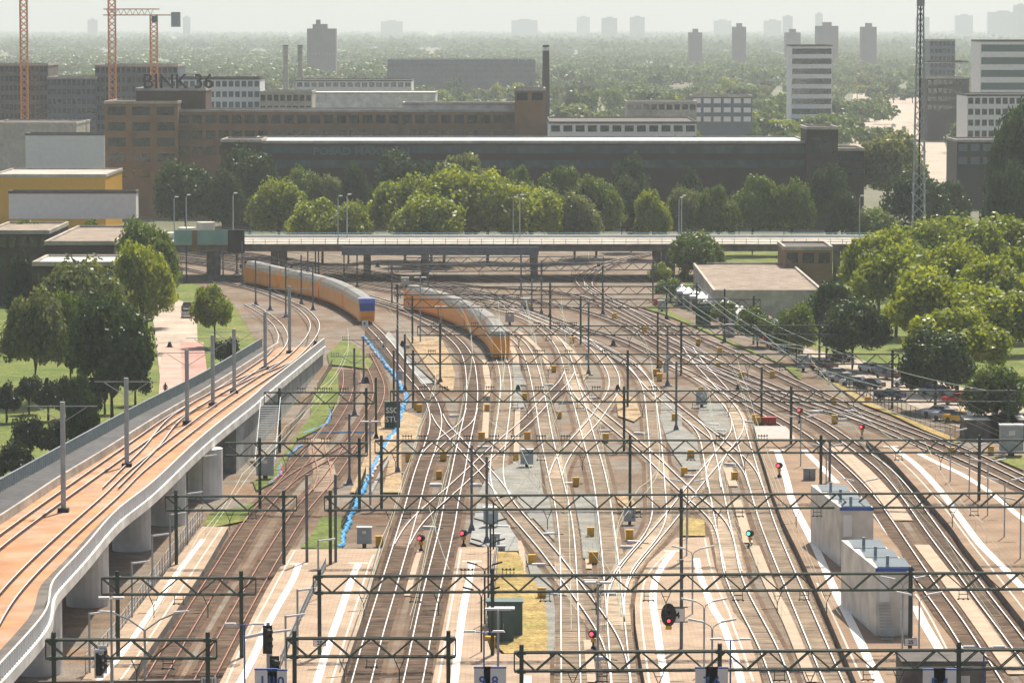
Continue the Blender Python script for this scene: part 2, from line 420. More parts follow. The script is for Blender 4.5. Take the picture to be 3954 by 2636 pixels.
track('a', 'D1 1010,1385 1078,1265 1290,900 1485,590 1670,295 1775,130 F2 283,890 430,705 520,590 625,465 700,365 790,235 850,110 880,30 F1 332,400 320,285', 'rusty disused track beside the low platform under the white viaduct', 'sld', RB)
track('b', 'D1 1355,1385 1420,1262 1625,875 1810,545 1985,255 2100,75 F2 638,890 775,710 845,595 925,475 1000,360 1085,230 1150,90 F1 592,420 535,285 470,150', 'rusty disused track just right of the grass tuft between the rails', 'sld', RB)
track('ab', 'F2 640,440 625,500 645,600 675,690 685,760 665,830 638,890', 'rusty S-shaped crossover steeper of the two between the disused tracks', 'slc', RB, bed=False, z0=.012, it=8)
track('ba', 'F2 925,475 840,545 720,605 590,665 470,735 360,810 283,890', 'rusty crossover sloping down to the left between the disused tracks', 'sld', RB, bed=False, z0=.02, it=8)
track('c', 'D2 110,1400 140,1300 212,1005 300,725 355,530 405,375 445,225 485,95 F7 60,500 120,345 165,190 F1 1060,880 1090,735 1062,600 1005,490 905,385 810,265 715,135 605,0 S 1420,1253 1354,1206 1266,1165 1185,1146 1089,1126 1011,1106 961,1091 868,1073 703,1037 600,1018 480,1000', 'track carrying the long train with the blue nose', 'sld')
track('d', 'D2 470,1400 495,1300 547,1015 610,710 665,490 705,320 748,140 F7 295,880 330,725 385,490 415,305 455,145 480,20 C2 890,690 900,560 E7 540,880 528,770 495,685 425,605 345,550 250,500 120,440 0,395 S 1300,1130 1200,1103 900,1042 650,1006 480,985', 'track curving past the left side of the train with the black front', 'sld')
track('k', 'D2 1925,1400 1919,1300 1910,1150 1870,1030 1795,910 1700,780 1600,650 1465,455 1285,245 1150,95 1085,10 C2 1068,1200 1060,1110 1072,1010 1088,900 1103,800 1122,650 1130,500 1115,400 S 1936,1392 1907,1338 1849,1295 1755,1249 1712,1229 1621,1207 1500,1168 1300,1114 1200,1088 900,1032 650,997 480,977', 'track carrying the train with the rounded black front', 'slc')
track('l', 'D2 1578,1400 1576,1300 1568,900 1560,540 1552,370 1530,160 1497,0 C2 1470,1150 1437,1010 1410,885 1385,750 E6 335,870 295,670 265,540 215,420 140,335 E7 790,600 720,530 640,470 560,420 400,350', 'straight light-sleepered track right of the dry grass strip', 'slc')
track('m', 'D2 1932,1400 1919,1300 1905,1100 1890,940 1875,775 1860,580 1840,400 1822,225 1797,50 C2 1790,1240 1770,1145 1742,1035 1710,925 1680,820 1650,705 1610,580 E6 505,580 465,440 365,310 220,225 0,152 S 1700,1157 1500,1128 1200,1075 900,1022 650,989 480,966', 'long S-curved track meeting the diagonal just left of platform D numeral four', 'slc')
track('x1', 'C2 1565,430 1530,500 1440,585 1370,660 1290,750 1190,840 1090,925 1000,1010 920,1090 830,1170 740,1260 D2 690,30 600,120 510,200 450,290 415,360', 'longest diagonal crossover falling from right to left across the middle tracks', 'sld', bed=False, z0=.012, it=12)
track('x2', 'C2 655,720 690,790 755,860 830,940 920,1040 1020,1150 1115,1275', 'diagonal crossover falling to the right towards the two dark masts', 'sld', bed=False, z0=.02, it=8)
track('x3', 'C2 895,680 865,770 780,840 690,900 610,970 575,1030', 'short crossover crossing the other in the left double junction', 'sld', bed=False, z0=.028, it=8)
track('n', 'E6 505,580 525,640 580,740 660,815 755,890 C2 1960,870 2125,1010 2281,1162 E4 390,95 495,180 560,270 590,400 640,600', 'long diagonal track falling to the right behind the mast with cabinet', 'slc', z0=.012, it=15)
track('o', 'C2 1470,1150 1490,1070 1540,990 1600,910 E6 660,890 720,800 785,705 795,620 755,525 670,420 570,340 430,270 250,195 0,120 S 1700,1137 1500,1111 1200,1060 900,1011 650,979 480,956', 'bulging track that bends right then back left above the cream junction', 'slc', it=15)
track('p', 'D2 1885,900 1885,720 1900,590 2000,450 2130,310 2175,220 2192,120 2180,30 C2 2170,1100 2155,900 2138,750 E6 1022,715 985,620 900,515 760,435 640,372 300,235 0,103 S 1700,1125 1500,1099 1200,1048 900,1001 650,970 480,948', 'cream-sleepered track ending at the tip of platform D', 'slc', it=18)
track('q', 'D2 1882,760 1905,630 1975,510 E4 0,400 120,260 215,140 335,-20 E1 165,870 335,670 460,510 540,410 565,335 540,235 475,145', 'diagonal track falling left to the tip of platform D', 'slc', z0=.012, it=12)
track('r1', 'D3 712,1400 680,1300 610,1105 540,965 450,800 385,670 330,520 E4 600,440 570,300 540,150 510,0 E1 317,610 290,470 258,380 160,285 0,165 E6 1165,780 1060,700 985,620 900,515', 'track along the right edge of platform D', 'slc', it=15)
track('r2', 'D3 1085,1400 1037,1300 930,1040 E4 1155,890 1115,790 1035,605 960,425 895,260 845,105 815,0 E1 718,870 675,720 635,575 595,440 568,330 540,235 475,145 360,20 E5 560,478 420,400 300,345', 'track along the left edge of the container platform', 'slc', it=18)
track('rx', 'E1 160,285 300,390 440,500 560,610 660,720 715,870', 'crossover falling right beside the container platform ramp', 'slc', bed=False, z0=.02, it=8)
track('ry', 'E1 355,870 340,780 345,700 400,590 460,510', 'short curved link in the junction left of the ramp', 'slc', bed=False, z0=.028, it=6)
track('s', 'E3 1190,990 1125,880 1010,700 880,490 750,320 650,175 535,0 E2 390,790 290,660 170,540 60,440 E1 1200,480 1040,365 900,280 760,205 600,110 E5 673,538 550,470 400,390 220,300 0,190 E6 500,262 0,84 S 1700,1112 1500,1083 1200,1037 900,991 650,961 480,940', 'track along the right side of the white containers', 'sld', it=18)
track('t', 'E3 1500,920 1400,790 1300,650 1180,490 1055,330 950,180 808,0 E2 670,815 560,665 440,530 300,425 175,335 0,215 E1 1255,305 1020,185 E5 845,519 640,420 420,310 200,200 0,90 E6 500,150 0,66 S 1700,1099 1500,1071 1200,1026 900,981 650,952 480,932', 'track along the left edge of the rightmost platform', 'sld', it=18)
track('u', 'E2 1500,775 1344,690 1120,580 960,500 800,430 640,360 500,300 350,235 180,165 0,95 E5 1090,545 900,465 620,340 440,250 220,150 0,36 E6 600,90 300,30 S 1900,1118 1700,1087 1500,1060 1200,1015 900,972 650,944 480,924', 'track along the right edge of the rightmost platform', 'sld', it=18)
track('w', 'E2 1500,675 1344,595 1200,525 1000,430 850,370 700,310 480,230 250,140 0,30 E5 1000,410 700,265 410,140 200,40 E6 840,128 690,60 S 2270,1105 2285,1068 2340,1034 2420,1006 2520,981 2640,960', 'outermost track beside the car park fence', 'sld', it=18)
track('w2', 'E5 620,340 420,225 220,105 60,10 S 2350,1165 2270,1120 2235,1085 2270,1048 2350,1018 2450,993 2560,969', 'second track from the right leaving under the overpass', 'sld', it=15, z0=.012)
track('xa', 'E5 340,278 500,345 700,425 900,500 1100,575 1344,660 E2 250,195 500,300', 'long shallow crossover parallel to the right-hand tracks', 'sld', bed=False, z0=.02, it=10)
track('xb', 'E5 430,245 500,345 600,455 673,538', 'steep crossover beneath the mast with a cabinet on the right', 'sld', bed=False, z0=.028, it=8)
track('xc', 'E6 430,270 620,370 760,445 900,530 985,620', 'shallow crossover right of the bulging track', 'sld', bed=False, z0=.02, it=8)

# ================================================================ platforms
def platform(s, label, m='pave', h=.8, name='railway_platform'):
    P = gp(s, h); c = sum(P, Vector()) / len(P)
    t = thing(name, label, 'railway platform', (c.x, c.y, 0), group='platforms between the tracks')
    MB().prism([(p.x, p.y) for p in P], -.05, h - .02, 0).build('platform_wall', M['concd'], t)
    # paving slab, edge course proud of it
    MB().prism([(p.x, p.y) for p in P], h - .019, h, 0, None).build('paving', M[m], t)
    return t
def stripe(t, s, w, h=.8, name='white_line', m='line', dash=None, cap=0, it=4):
    P = smooth(gp(s, h), 1.5, it) ; mb = MB()
    P = [p + Vector((0, 0, .008)) for p in P]
    if dash:
        Q = resample(P, dash[0]); N = normals(Q)
        for i in range(0, len(Q) - 1):
            a = Q[i]; d = (Q[i + 1] - a); b = a + d * dash[1]; n = N[i] * (w / 2); mb.quad(a - n, a + n, b + n, b - n)
    else:
        mb.ribbon(offset(P, -w / 2), offset(P, w / 2))
        if cap:
            e = P[-1]; mb.quad(*[e + Vector((x, y, .004)) for x, y in ((-cap, -.3), (cap, -.3), (cap, .3), (-cap, .3))])
    return mb.build(name, M[m], t)
tA = platform('D1 480,1385 1060,640 1392,222 1572,224 1400,520 1220,790 905,1245 805,1385', 'narrow brick platform between the viaduct and the rusty tracks', 'pave')
stripe(tA, 'D1 560,1385 720,1240 880,1040 1060,780 1220,540 1400,310', .5); stripe(tA, 'D1 745,1385 900,1180 1060,940 1230,680 1400,420 1530,230', .16, dash=(.55, .55), name='dashed_line')
tB = platform('D1 1465,1385 1510,1300 1620,1080 1830,660 2000,380 D2 268,376 205,620 130,880 0,1260 -30,1400', 'wide pale platform with a fence down its middle', 'pave')
stripe(tB, 'D1 1600,1385 1740,1130 1850,880 2010,600 F6 455,70', .62, cap=.8); stripe(tB, 'D1 1520,1385 1660,1060 1790,820 1930,560 2030,385', .16, dash=(.55, .55), name='dashed_line')
stripe(tB, 'F6 560,960 640,690 740,410 820,180 868,66', .62, cap=.9); stripe(tB, 'F6 650,980 760,640 860,330 940,80 975,5', .16, dash=(.55, .55), name='dashed_line')
tC = platform('D2 600,1400 620,1300 720,790 800,365 1075,366 1060,560 1022,830 1003,1010 1030,1100 1430,1095 1432,1300 1434,1400', 'pale platform with one white line and black lamp posts', 'pave')
stripe(tC, 'D2 750,1400 772,1300 805,1010 840,760 875,600 897,463', .62, cap=.9); stripe(tC, 'D2 645,1400 665,1290 720,950 775,640 820,380', .16, dash=(.55, .55), name='dashed_line')
stripe(tC, 'D2 1275,1400 1277,1320 1280,1250', .6)
tD = platform('D2 2103,1400 2085,1300 2050,1100 2020,900 2015,750 2040,600 2110,470 2300,300 E4 455,331 500,560 570,720 640,890 D3 450,920 550,1300 580,1400', 'brick platform whose two white lines curve apart', 'pave')
stripe(tD, 'D2 2245,1400 2225,1270 2190,1080 2165,900 2140,740 2155,600 2215,480 2282,392', .62, cap=.9); stripe(tD, 'E4 362,488 385,600 430,720 500,890 D3 260,850 320,1000 385,1200 430,1400', .62)
stripe(tD, 'D2 2130,1400 2100,1180 2065,900 2060,720 2100,560 2240,400', .16, dash=(.55, .55), name='dashed_line'); stripe(tD, 'E4 425,340 470,560 545,760 610,890 D3 350,900 420,1080 490,1290', .16, dash=(.55, .55), name='dashed_line')
tE = platform('D3 1250,1400 1200,1300 1000,830 870,540 E4 1190,590 1100,400 1000,200 925,0 E1 800,700 735,490 697,322 970,322 1120,430 1230,520 E2 77,480 215,625 310,760 E3 540,40 650,310 760,470 880,620 1010,850 1090,1000', 'brown platform carrying the two white container offices', 'pave2')
stripe(tE, 'D3 1400,1400 1350,1290 1200,960 1040,640 900,330 800,140 740,0 E1 1000,870 960,720 895,530', .75, cap=.9); stripe(tE, 'E3 905,890 800,690 700,520 640,400', .75); stripe(tE, 'E2 130,610 60,540 0,480 E1 1130,530', .7)
stripe(tE, 'E3 300,890 205,680 110,470 0,250', .16, dash=(.55, .55), name='dashed_line')
stripe(tE, 'E3 960,890 850,690 740,480 640,320', .16, dash=(.55, .55), name='dashed_line')
struct(MB().poly(gp('E1 697,322 970,322 1060,432 725,432', .815)).build('ramp_deck', mat('ribbed_deck', (.36, .34, .31), .8, .1, 1.2)))
tF = platform('E3 1500,690 1344,500 1140,245 950,5 E2 870,895 650,645 480,455 318,330 530,325 760,428 1000,530 1344,695 1500,775', 'brown platform at the right with two white lines', 'pave2')
stripe(tF, 'E3 1500,420 1344,290 1220,160 1060,0 E2 940,850 800,660 640,490 480,375', .75, cap=.9); stripe(tF, 'E2 1500,950 1344,850 1150,690 950,560 780,480 665,420', .7)
stripe(tF, 'E3 1420,520 1200,240 1030,30 E2 850,800 650,570 500,430', .16, dash=(.55, .55), name='dashed_line')

# ================================================================ strips beside the tracks
def strip(name, s, w, m, z=None, it=6):
    P = smooth(gp(s, 0), 2.5, it)
    if z is None: Zc[0] += .004; z = .03 + Zc[0]
    up = Vector((0, 0, z)); return struct(MB().ribbon([p + up for p in offset(P, -w / 2)], [p + up for p in offset(P, w / 2)]).build(name, M[m]))
def patch(name, s, m, z=None):
    if z is None: Zc[0] += .004; z = .02 + Zc[0]
    return struct(MB().poly(gp(s, z)).build(name, M[m]))
strip('cable_trough_path', 'F6 1205,295 1235,180 1275,30 D2 540,390', .55, 'trough')
strip('cable_trough_path', 'D2 1222,1080 1228,760 1240,520 1245,400 1212,325', .6, 'trough')
strip('cable_trough_path', 'E7 830,820 820,700 760,600', .9, 'trough'); strip('cable_trough_path', 'E7 625,740 640,860 650,890', .9, 'trough')
strip('cable_trough_path', 'E7 1040,800 1000,700 900,600 830,550', .8, 'trough'); strip('cable_trough_path', 'E6 575,510 540,460 480,390 400,330', .8, 'trough')
strip('cable_trough_path', 'C2 985,880 1000,560 1010,500', .8, 'trough'); strip('cable_trough_path', 'C2 1212,600 1195,1180', .7, 'trough')
strip('cable_trough_path', 'D2 1690,340 1700,520', .6, 'trough'); strip('cable_trough_path', 'D2 1690,1010 1705,1150 1720,1300', .7, 'trough')
strip('cable_trough_path', 'E4 660,60 730,300 745,380', 1.0, 'trough'); strip('cable_trough_path', 'E4 790,400 900,680 960,800 1010,890 D3 760,950 820,1100 900,1300', 1.0, 'trough')
strip('cable_trough_path', 'E3 680,10 850,230 1000,430 1150,640 1300,850', 1.5, 'trough'); strip('cable_trough_path', 'E2 120,380 300,540 470,730 560,860', 2.0, 'trough')
strip('cable_trough_path', 'E1 470,690 520,850', 1.0, 'trough'); strip('cable_trough_path', 'E1 90,370 110,480', 1.0, 'trough')
patch('grey_ballast', 'F7 550,700 640,500 860,420 1000,330 1080,340 1110,660 1180,880 1000,900 880,700', 'greyb'); patch('grey_ballast', 'D2 1280,0 1420,0 1450,150 1470,330 1200,40', 'greyb')
patch('grey_ballast', 'D2 1590,0 1740,0 1760,200 1780,450 1660,440 1640,250', 'greyb'); patch('grey_ballast', 'E1 240,120 420,130 480,260 500,360 440,400 330,350 210,240', 'greyb')
patch('grey_ballast', 'E7 800,760 830,740 880,860 900,900 820,900', 'greyb'); patch('grey_ballast', 'D2 1255,400 1330,480 1440,620 1470,800 1460,1100 1410,1100 1400,800 1300,560', 'greyb')
patch('grey_ballast', 'C2 2200,560 2341,700 2341,1050 2240,900 2190,740', 'greyb'); patch('grey_ballast', 'E1 0,260 100,340 200,420 220,560 250,700 100,700 0,560', 'greyb')
patch('grey_ballast', 'C2 1180,420 1230,520 1255,660 1180,680', 'greyb')
patch('grey_service_path', 'E7 0,545 120,700 240,830 300,895 F1 1080,395 960,410 830,230 700,60 640,0', 'pathg'); patch('grey_service_path', 'D2 930,60 1050,70 1210,310 1215,390 1075,392 880,330 905,200', 'pathg')
patch('grey_service_path', 'F2 1290,480 1300,500 1190,700 1090,896 1060,896 1170,690', 'pathg')
patch('sandy_ground', 'F1 830,0 1120,0 1200,150 1250,330 1230,470 1130,420 1000,250', 'sand'); patch('sandy_ground', 'F1 600,720 660,640 830,650 960,700 900,896 640,896', 'sand')
patch('sandy_ground', 'F2 1130,330 1344,300 1344,896 1180,896 1250,560 1100,700 960,896 900,896 1010,640', 'sand')
patch('sandy_ground', 'D2 1880,0 1970,0 2060,110 2000,130 1900,60', 'sand'); patch('sandy_ground', 'C2 1640,380 1700,440 1660,480', 'sand')
patch('dry_grass', 'D2 1060,395 1205,398 1245,460 1250,520 1330,600 1400,760 1420,950 1410,1094 1120,1094 1020,1000 1050,700', 'dryg')
patch('dry_grass', 'C2 1880,560 2020,600 2060,720 2010,760 1900,720', 'sand'); patch('dry_grass', 'E4 270,180 420,200 430,320 250,320', 'dryg')
patch('grass', 'D1 1640,90 1760,60 1700,180 1480,225 1400,215 1440,130', 'grass'); patch('grass', 'F2 300,600 480,340 620,150 760,60 790,140 740,180 660,330 440,440 250,800 90,880 60,800 200,740', 'grass')
patch('grass', 'F1 140,150 290,10 420,100 540,220 500,280 300,250 160,240', 'grass'); patch('grass', 'F1 60,420 190,260 230,300 250,560 160,640 0,760 0,600', 'grass')
patch('grass', 'D1 2060,370 2130,300 2210,160 2352,150 2352,378', 'grass')
patch('grass', 'E8 290,395 420,385 520,440 760,560 1050,690 1330,800 1330,870 1200,760 900,640 640,520 440,440', 'grass')
patch('grass', 'E5 1250,390 1344,420 E2 330,80 560,180 780,270 940,340 900,350 700,270 480,165 300,100', 'dryg'); patch('grass', 'E2 1130,440 1344,430 1344,530 1250,490', 'grass')
patch('sleeper_slab', 'D2 800,1090 790,1094 795,1100', 'trough')
# ================================================================ overhead line portals
ORD = ['nearest', 'second nearest', 'third nearest', 'fourth nearest', 'fifth nearest', 'sixth nearest', 'seventh nearest', 'eighth nearest', 'ninth nearest', 'tenth nearest', 'eleventh nearest', 'twelfth nearest', 'thirteenth nearest', 'fourteenth nearest']
def hanger_mb(mb, x, y, z, kind):
    if kind == 0:   # V bracket carrying a drop tube
        mb.bar((x - .42, y, z), (x, y, z - 1.0), .06); mb.bar((x + .42, y, z), (x, y, z - 1.0), .06); mb.bar((x, y, z - .95), (x, y, z - 1.9), .08); mb.bar((x - .3, y, z - .45), (x + .3, y, z - .45), .05)
        mb.bar((x - 1.3, y, z - 1.55), (x, y, z - 1.45), .035)
    else:           # small cage with insulators
        for s in (-.35, .35): mb.bar((x + s, y, z), (x + s, y, z - .75), .05)
        mb.bar((x - .35, y, z - .4), (x + .35, y, z - .4), .05); mb.bar((x - .45, y, z - .75), (x + .45, y, z - .75), .07)
        for s in (-.4, 0, .4): mb.ball((x + s, y, z - .78), .1, .1, .09, 6)
def portal(label, yl, yr, xl, xr, masts, hang=(), top=(), zb=5.9, hz=1.32, col='green', mtop=.55, period=3.0):
    A, B = G(xl, yl, zb), G(xr, yr, zb); d = (B - A).normalized(); L = (B - A).length
    n = Vector((-d.y, d.x, 0))
    t = thing('catenary_portal', label, 'catenary portal', (A.x, A.y, 0), group='portals carrying the overhead wires')
    mb = MB(); w = .24; up = Vector((0, 0, hz)); c = .13
    for s in (-w, w):
        for z in (Vector(), up): mb.bar(A + n * s + z, B + n * s + z, c, .15)
    k = max(2, int(round(L / period * 2))); st = L / k
    for i in range(k):
        p, q = A + d * (i * st), A + d * ((i + 1) * st); lo, hi = (p, q + up) if i % 2 else (p + up, q)
        for s in (-w, w): mb.bar(lo + n * s, hi + n * s, .085)
        for z in (up, Vector()): mb.bar(p + n * (-w if i % 2 else w) + z, q + n * (w if i % 2 else -w) + z, .05, .04)
    for e in (A, B): mb.bar(e, e + up, .1)
    mb.build('beam', M[col], t)
    def along(X):
        p = G(X, yl + (yr - yl) * (X - xl) / (xr - xl), zb); return A + d * ((p - A).dot(d))
    for X in masts:
        p = along(X); m = MB(); z1 = zb + hz + mtop
        for s in (-.13, .13): m.box(p.x - .15, p.x + .15, p.y + s - .03, p.y + s + .03, 0, z1)
        m.box(p.x - .04, p.x + .04, p.y - .1, p.y + .1, 0, z1)
        o = m.build('mast', M[col], t)
        f = MB(); f.cbox(p, .9, .9, -.05, .9, 0, taper=.38); f.cbox(p, 1.2, 1.2, -.05, .12); q = f.build('mast_foot', M['black'], o); q.location -= Vector((0, 0, 0))
        for cz in (zb, zb + hz):
            g = MB(); g.box(p.x - .3, p.x + .3, p.y - .33, p.y + .33, cz - .13, cz + .13); g.build('clamp', M[col], t)
    for i, X in enumerate(hang):
        p = along(X); m = MB(); hanger_mb(m, p.x, p.y, zb, i % 2); m.build('wire_hanger', M['black' if i % 2 else col], t)
    for X in top:
        p = along(X) + up; m = MB(); m.bar(p + Vector((-.5, 0, .45)), p + Vector((.5, 0, .45)), .06)
        for s in (-.45, -.15, .15, .45): m.bar(p + Vector((s, 0, 0)), p + Vector((s, 0, .5)), .05); m.ball((p.x + s, p.y, p.z + .52), .09, .09, .09, 6)
        m.build('insulator_rack', M['black'], t)
    return t
def sx(fr, *xs): return [FR[fr][0] + x / FR[fr][2] for x in xs]
portal('nearest left green portal, over the rusty tracks at the bottom edge', 2539, 2539, 177, 837, sx('D1', 370, 1430), sx('D1', 940, 1155))
portal('nearest middle green portal, with the left number 25 plate behind it', 2533, 2533, 1107, 1759, sx('F6', 425) + sx('D2', 733), sx('D2', 15, 205, 395))
portal('nearest right green portal, in front of the brown hut on the platform', 2589, 2577, 1986, 4100, sx('D2', 1236) + sx('D3', 258, 1903), sx('D2', 1590, 1790, 2180) + sx('D3', 670, 880, 1280, 1490))
portal('short green portal crossing the rusty tracks beside the grass tuft', 2293, 2293, 393, 988, sx('D1', 809, 1660), sx('D1', 1058, 1230, 1430))
portal('long green portal passing in front of the nearer white container office', 2287, 2272, 1210, 4150, sx('F6', 597) + sx('D2', 1036) + sx('D3', 1571), sx('D2', 150, 505, 665, 1400, 1750, 2110, 2230) + sx('D3', 385, 655, 840, 995, 1935), sx('D2', 860, 1145))
portal('short green portal just before the fenced end of the low left platform', 1969, 1969, 640, 1146, sx('D1', 1211, 1952), sx('D1', 1580, 1735))
portal('green portal crossing in front of the farther white container office', 1969, 1955, 1253, 4150, sx('D1', 2272) + sx('D2', 2335), sx('D2', 330, 445, 1415, 2030) + sx('D3', 240, 390, 785, 930, 1860, 2010))
portal('short green portal over the scissors crossing of the rusty tracks', 1758, 1758, 870, 1419, sx('F2', 118, 980), sx('F2', 345), sx('F2', 480, 520, 690))
portal('green portal over the start of the container platform ramp', 1748, 1746, 1448, 4060, sx('C2', 272, 1983) + sx('C3', 955, 2045), sx('C2', 370, 1370, 1655) + sx('C3', 60, 430, 1490, 1780), sx('C2', 450, 560, 870, 1050, 1195, 1370, 1540) + sx('C3', 265, 555))
portal('short green portal beside the grey metal stairs', 1557, 1557, 1020, 1445, sx('F2', 290, 1040), sx('F2', 740), sx('F2', 480, 630, 710, 850))
portal('green portal over the diagonal junction, beyond the green graffiti cabinet', 1551, 1551, 1508, 3925, sx('C2', 385, 1942) + sx('C3', 750, 2245), sx('C2', 690, 1190, 1275, 1640, 2070) + sx('C3', 90, 320, 1160, 1915), sx('C2', 560, 700, 1020, 1360, 1750, 2140))
portal('green portal right in front of the rounded black train nose', 1405, 1405, 1568, 3470, sx('C2', 490, 1967) + sx('C3', 1447), sx('C2', 1025, 1255, 1420, 1545) + sx('C3', 450, 690), sx('C2', 620, 1340, 1370, 1560, 1800))
portal('green portal passing over the rounded black train nose', 1294, 1292, 1612, 3200, sx('C2', 676, 2335) + sx('C3', 945), sx('E7', 845, 1040) + sx('E6', 175, 365, 890), sx('E7', 300, 560, 965, 1090, 1200))
portal('green portal crossing the middle of the train with the black front', 1187, 1187, 1560, 2935, sx('E7', 155, 1247) + sx('E8', 1025), sx('E7', 595, 780) + sx('E6', 1130), sx('E7', 60, 850))
portal('green portal over the tail of the train with the black front', 1139, 1135, 1525, 2700, sx('E7', 58, 1050) + sx('E8', 655), sx('E7', 130, 700, 1340))
portal('grey-green portal second from the overpass', 1051, 1041, 1500, 2535, sx('E7', 22, 993) + sx('E8', 372), sx('E7', 300, 600, 900, 1200), col='grey')
portal('grey-green portal closest to the overpass girder', 1022, 1016, 1560, 2330, sx('E7', 258, 860), (), col='grey')
portal('tall grey portal between the dark trees and the orange machine yard', 799, 799, 590, 970, sx('B1', 1055, 1722), sx('B1', 1320, 1410, 1530), col='grey', zb=6.6)
portal('tall grey portal in front of the light green tree row', 844, 844, 900, 1262, sx('B1', 1600, 2237), sx('B1', 1760, 1885), col='grey', zb=6.6)

# ================================================================ single masts
def mast(fr, x, yb, yt, label, col='green', arms=(), group='single masts in the yard', w=.26, foot=True, zg=0.0):
    X, Y = p1('%s %f,%f' % (fr, x, yb)); T = p1('%s %f,%f' % (fr, x, yt))[1]
    p = G(X, Y, zg); h = at(X, T, p.y).z - zg
    t = thing('catenary_mast', label, 'mast', p, group=group)
    m = MB()
    for s in (-w / 2, w / 2): m.box(p.x - w / 2, p.x + w / 2, p.y + s - .03, p.y + s + .03, zg, zg + h)
    m.box(p.x - .05, p.x + .05, p.y - w / 2 + .03, p.y + w / 2 - .03, zg, zg + h - .05); m.box(p.x - w / 2 - .03, p.x + w / 2 + .03, p.y - w / 2 - .06, p.y + w / 2 + .06, zg + h, zg + h + .06)
    m.build('shaft', M[col], t)
    if foot:
        f = MB(); f.cbox(p, .85, .85, zg - .05, zg + .8, taper=.35); f.cbox(p, 1.3, 1.3, zg - .05, zg + .12); f.build('foot', M['black' if col == 'green' else col], t)
    for kind, a, z, l in arms:
        q = Vector((p.x, p.y, zg + h * z)); m = MB()
        e = q + Vector((l, 0, 0))
        if kind == 'bracket':
            m.bar(q, e, .07); m.bar(q - Vector((0, 0, 1.3)), q + Vector((l * .75, 0, 0)), .06); m.bar(q - Vector((0, 0, 1.3)), e - Vector((0, 0, .9)), .045); m.bar(q + Vector((l * .55, 0, -.62)), q + Vector((l, 0, -1.1)), .04)
            m.ball(q + Vector((l * .2, 0, 0)), .12, .1, .1, 6)
        elif kind == 'cross':
            m.bar(q - Vector((l, 0, 0)), e, .1)
            for s in (-1, 1):
                m.bar(q + Vector((s * l * .55, 0, 0)), q - Vector((0, 0, 1.0)), .07)
                for k in range(4): m.bar(q + Vector((s * (l - .15 - .3 * k), 0, 0)), q + Vector((s * (l - .15 - .3 * k), 0, .4)), .05); m.ball(q + Vector((s * (l - .15 - .3 * k), 0, .42)), .09, n=6)
        elif kind == 'box':
            m.box(p.x + a - .3, p.x + a + .3, p.y - .5, p.y - .16, q.z - l, q.z)
        elif kind == 'cam':
            for s in (-.35, .35): m.box(p.x + s - .14, p.x + s + .14, p.y - .5, p.y, q.z, q.z + .22)
            m.bar(q + Vector((-.5, -.1, 0)), q + Vector((.5, -.1, 0)), .07)
        m.build({'bracket': 'wire_bracket', 'cross': 'cross_arm', 'box': 'cabinet', 'cam': 'camera_pair'}[kind], M[col if kind in ('bracket', 'cross') else 'lgrey'], t)
    return t
BR = lambda l, z=.93: ('bracket', 0, z, l)
mast('F1', 378, 680, 100, 'grey-green mast with insulator cross-arm beside the upper ends of the rusty tracks', 'grey', [('cross', 0, .88, 3.1)])
mast('F1', 457, 395, 0, 'grey mast whose cross-arm stands beside the K sign plate', 'grey', [('cross', 0, .93, 3.1)])
mast('F1', 565, 890, 355, 'slim dark mast left of the green graffiti cabinet')
mast('F2', 895, 825, 220, 'grey mast between the rusty scissors crossing and the blue hoses', 'grey')
mast('F1', 718, 640, 120, 'dark green mast directly behind the green graffiti cabinet')
mast('F1', 752, 1180, -60, 'tall grey-blue mast rising in front of the blue hoses', 'grey', [('box', .3, .72, 1.1)])
mast('F1', 815, 470, -20, 'dark mast with a small box, left end of the sandy clearing', 'green', [('box', .35, .82, .5)])
mast('F1', 1120, 400, -120, 'green mast standing in the sandy clearing')
mast('D2', 893, 260, -333, 'dark mast left of the two beside the grey service pad', 'grey')
mast('D2', 997, 345, -253, 'dark mast on the grey service pad beside the meter cabinet', 'grey')
mast('C2', 2300, 825, 350, 'slim dark mast on the ballast right of the orange sand patch', 'grey')
mast('C2', 2240, 515, 100, 'grey mast carrying two stacked cabinets beside yellow boxes', 'grey', [('box', .1, .52, 1.1), ('box', -.3, .36, 1.2)])
mast('C2', 1697, 440, -60, 'dark mast with a grey cabinet near its foot, middle of the yard', 'grey', [('box', -.2, .3, 1.0)])
mast('C2', 2172, 420, 10, 'green mast with yellow boxes at its foot, right of middle')
mast('C3', 545, 790, 390, 'dark mast standing just behind the container platform ramp')
mast('E8', 835, 625, 280, 'green mast on the grass verge beside a small grey hut')
mast('E8', 460, 475, 250, 'green mast on the grass next to the red cabinet')
mast('E8', 45, 450, 130, 'dark mast at the far right end of the level crossing of wires')
mast('E6', 720, 195, 20, 'dark mast left of the farthest yellow box')
mast('E6', 375, 210, -20, 'dark thick mast right of the grey cabinet near the overpass')
mast('E6', 320, 190, -40, 'purple-grey mast left of the thick mast near the overpass', 'grey')
mast('E6', 258, 170, -30, 'slim mast with white bands beside the grey cabinet', 'grey')
mast('D1', 2112, 525, -130, 'grey mast on the wide platform, left of its fence', 'grey')
mast('D1', 2310, 525, -130, 'grey mast on the wide platform, beside a green post', 'grey')
mast('E2', 83, 600, 335, 'grey mast beside the white stripe of the container platform', 'grey', foot=False, zg=.8)
mast('D2', 2335, 1130, 455, 'thick grey mast on platform with curving lines, carrying a round signal', 'grey')
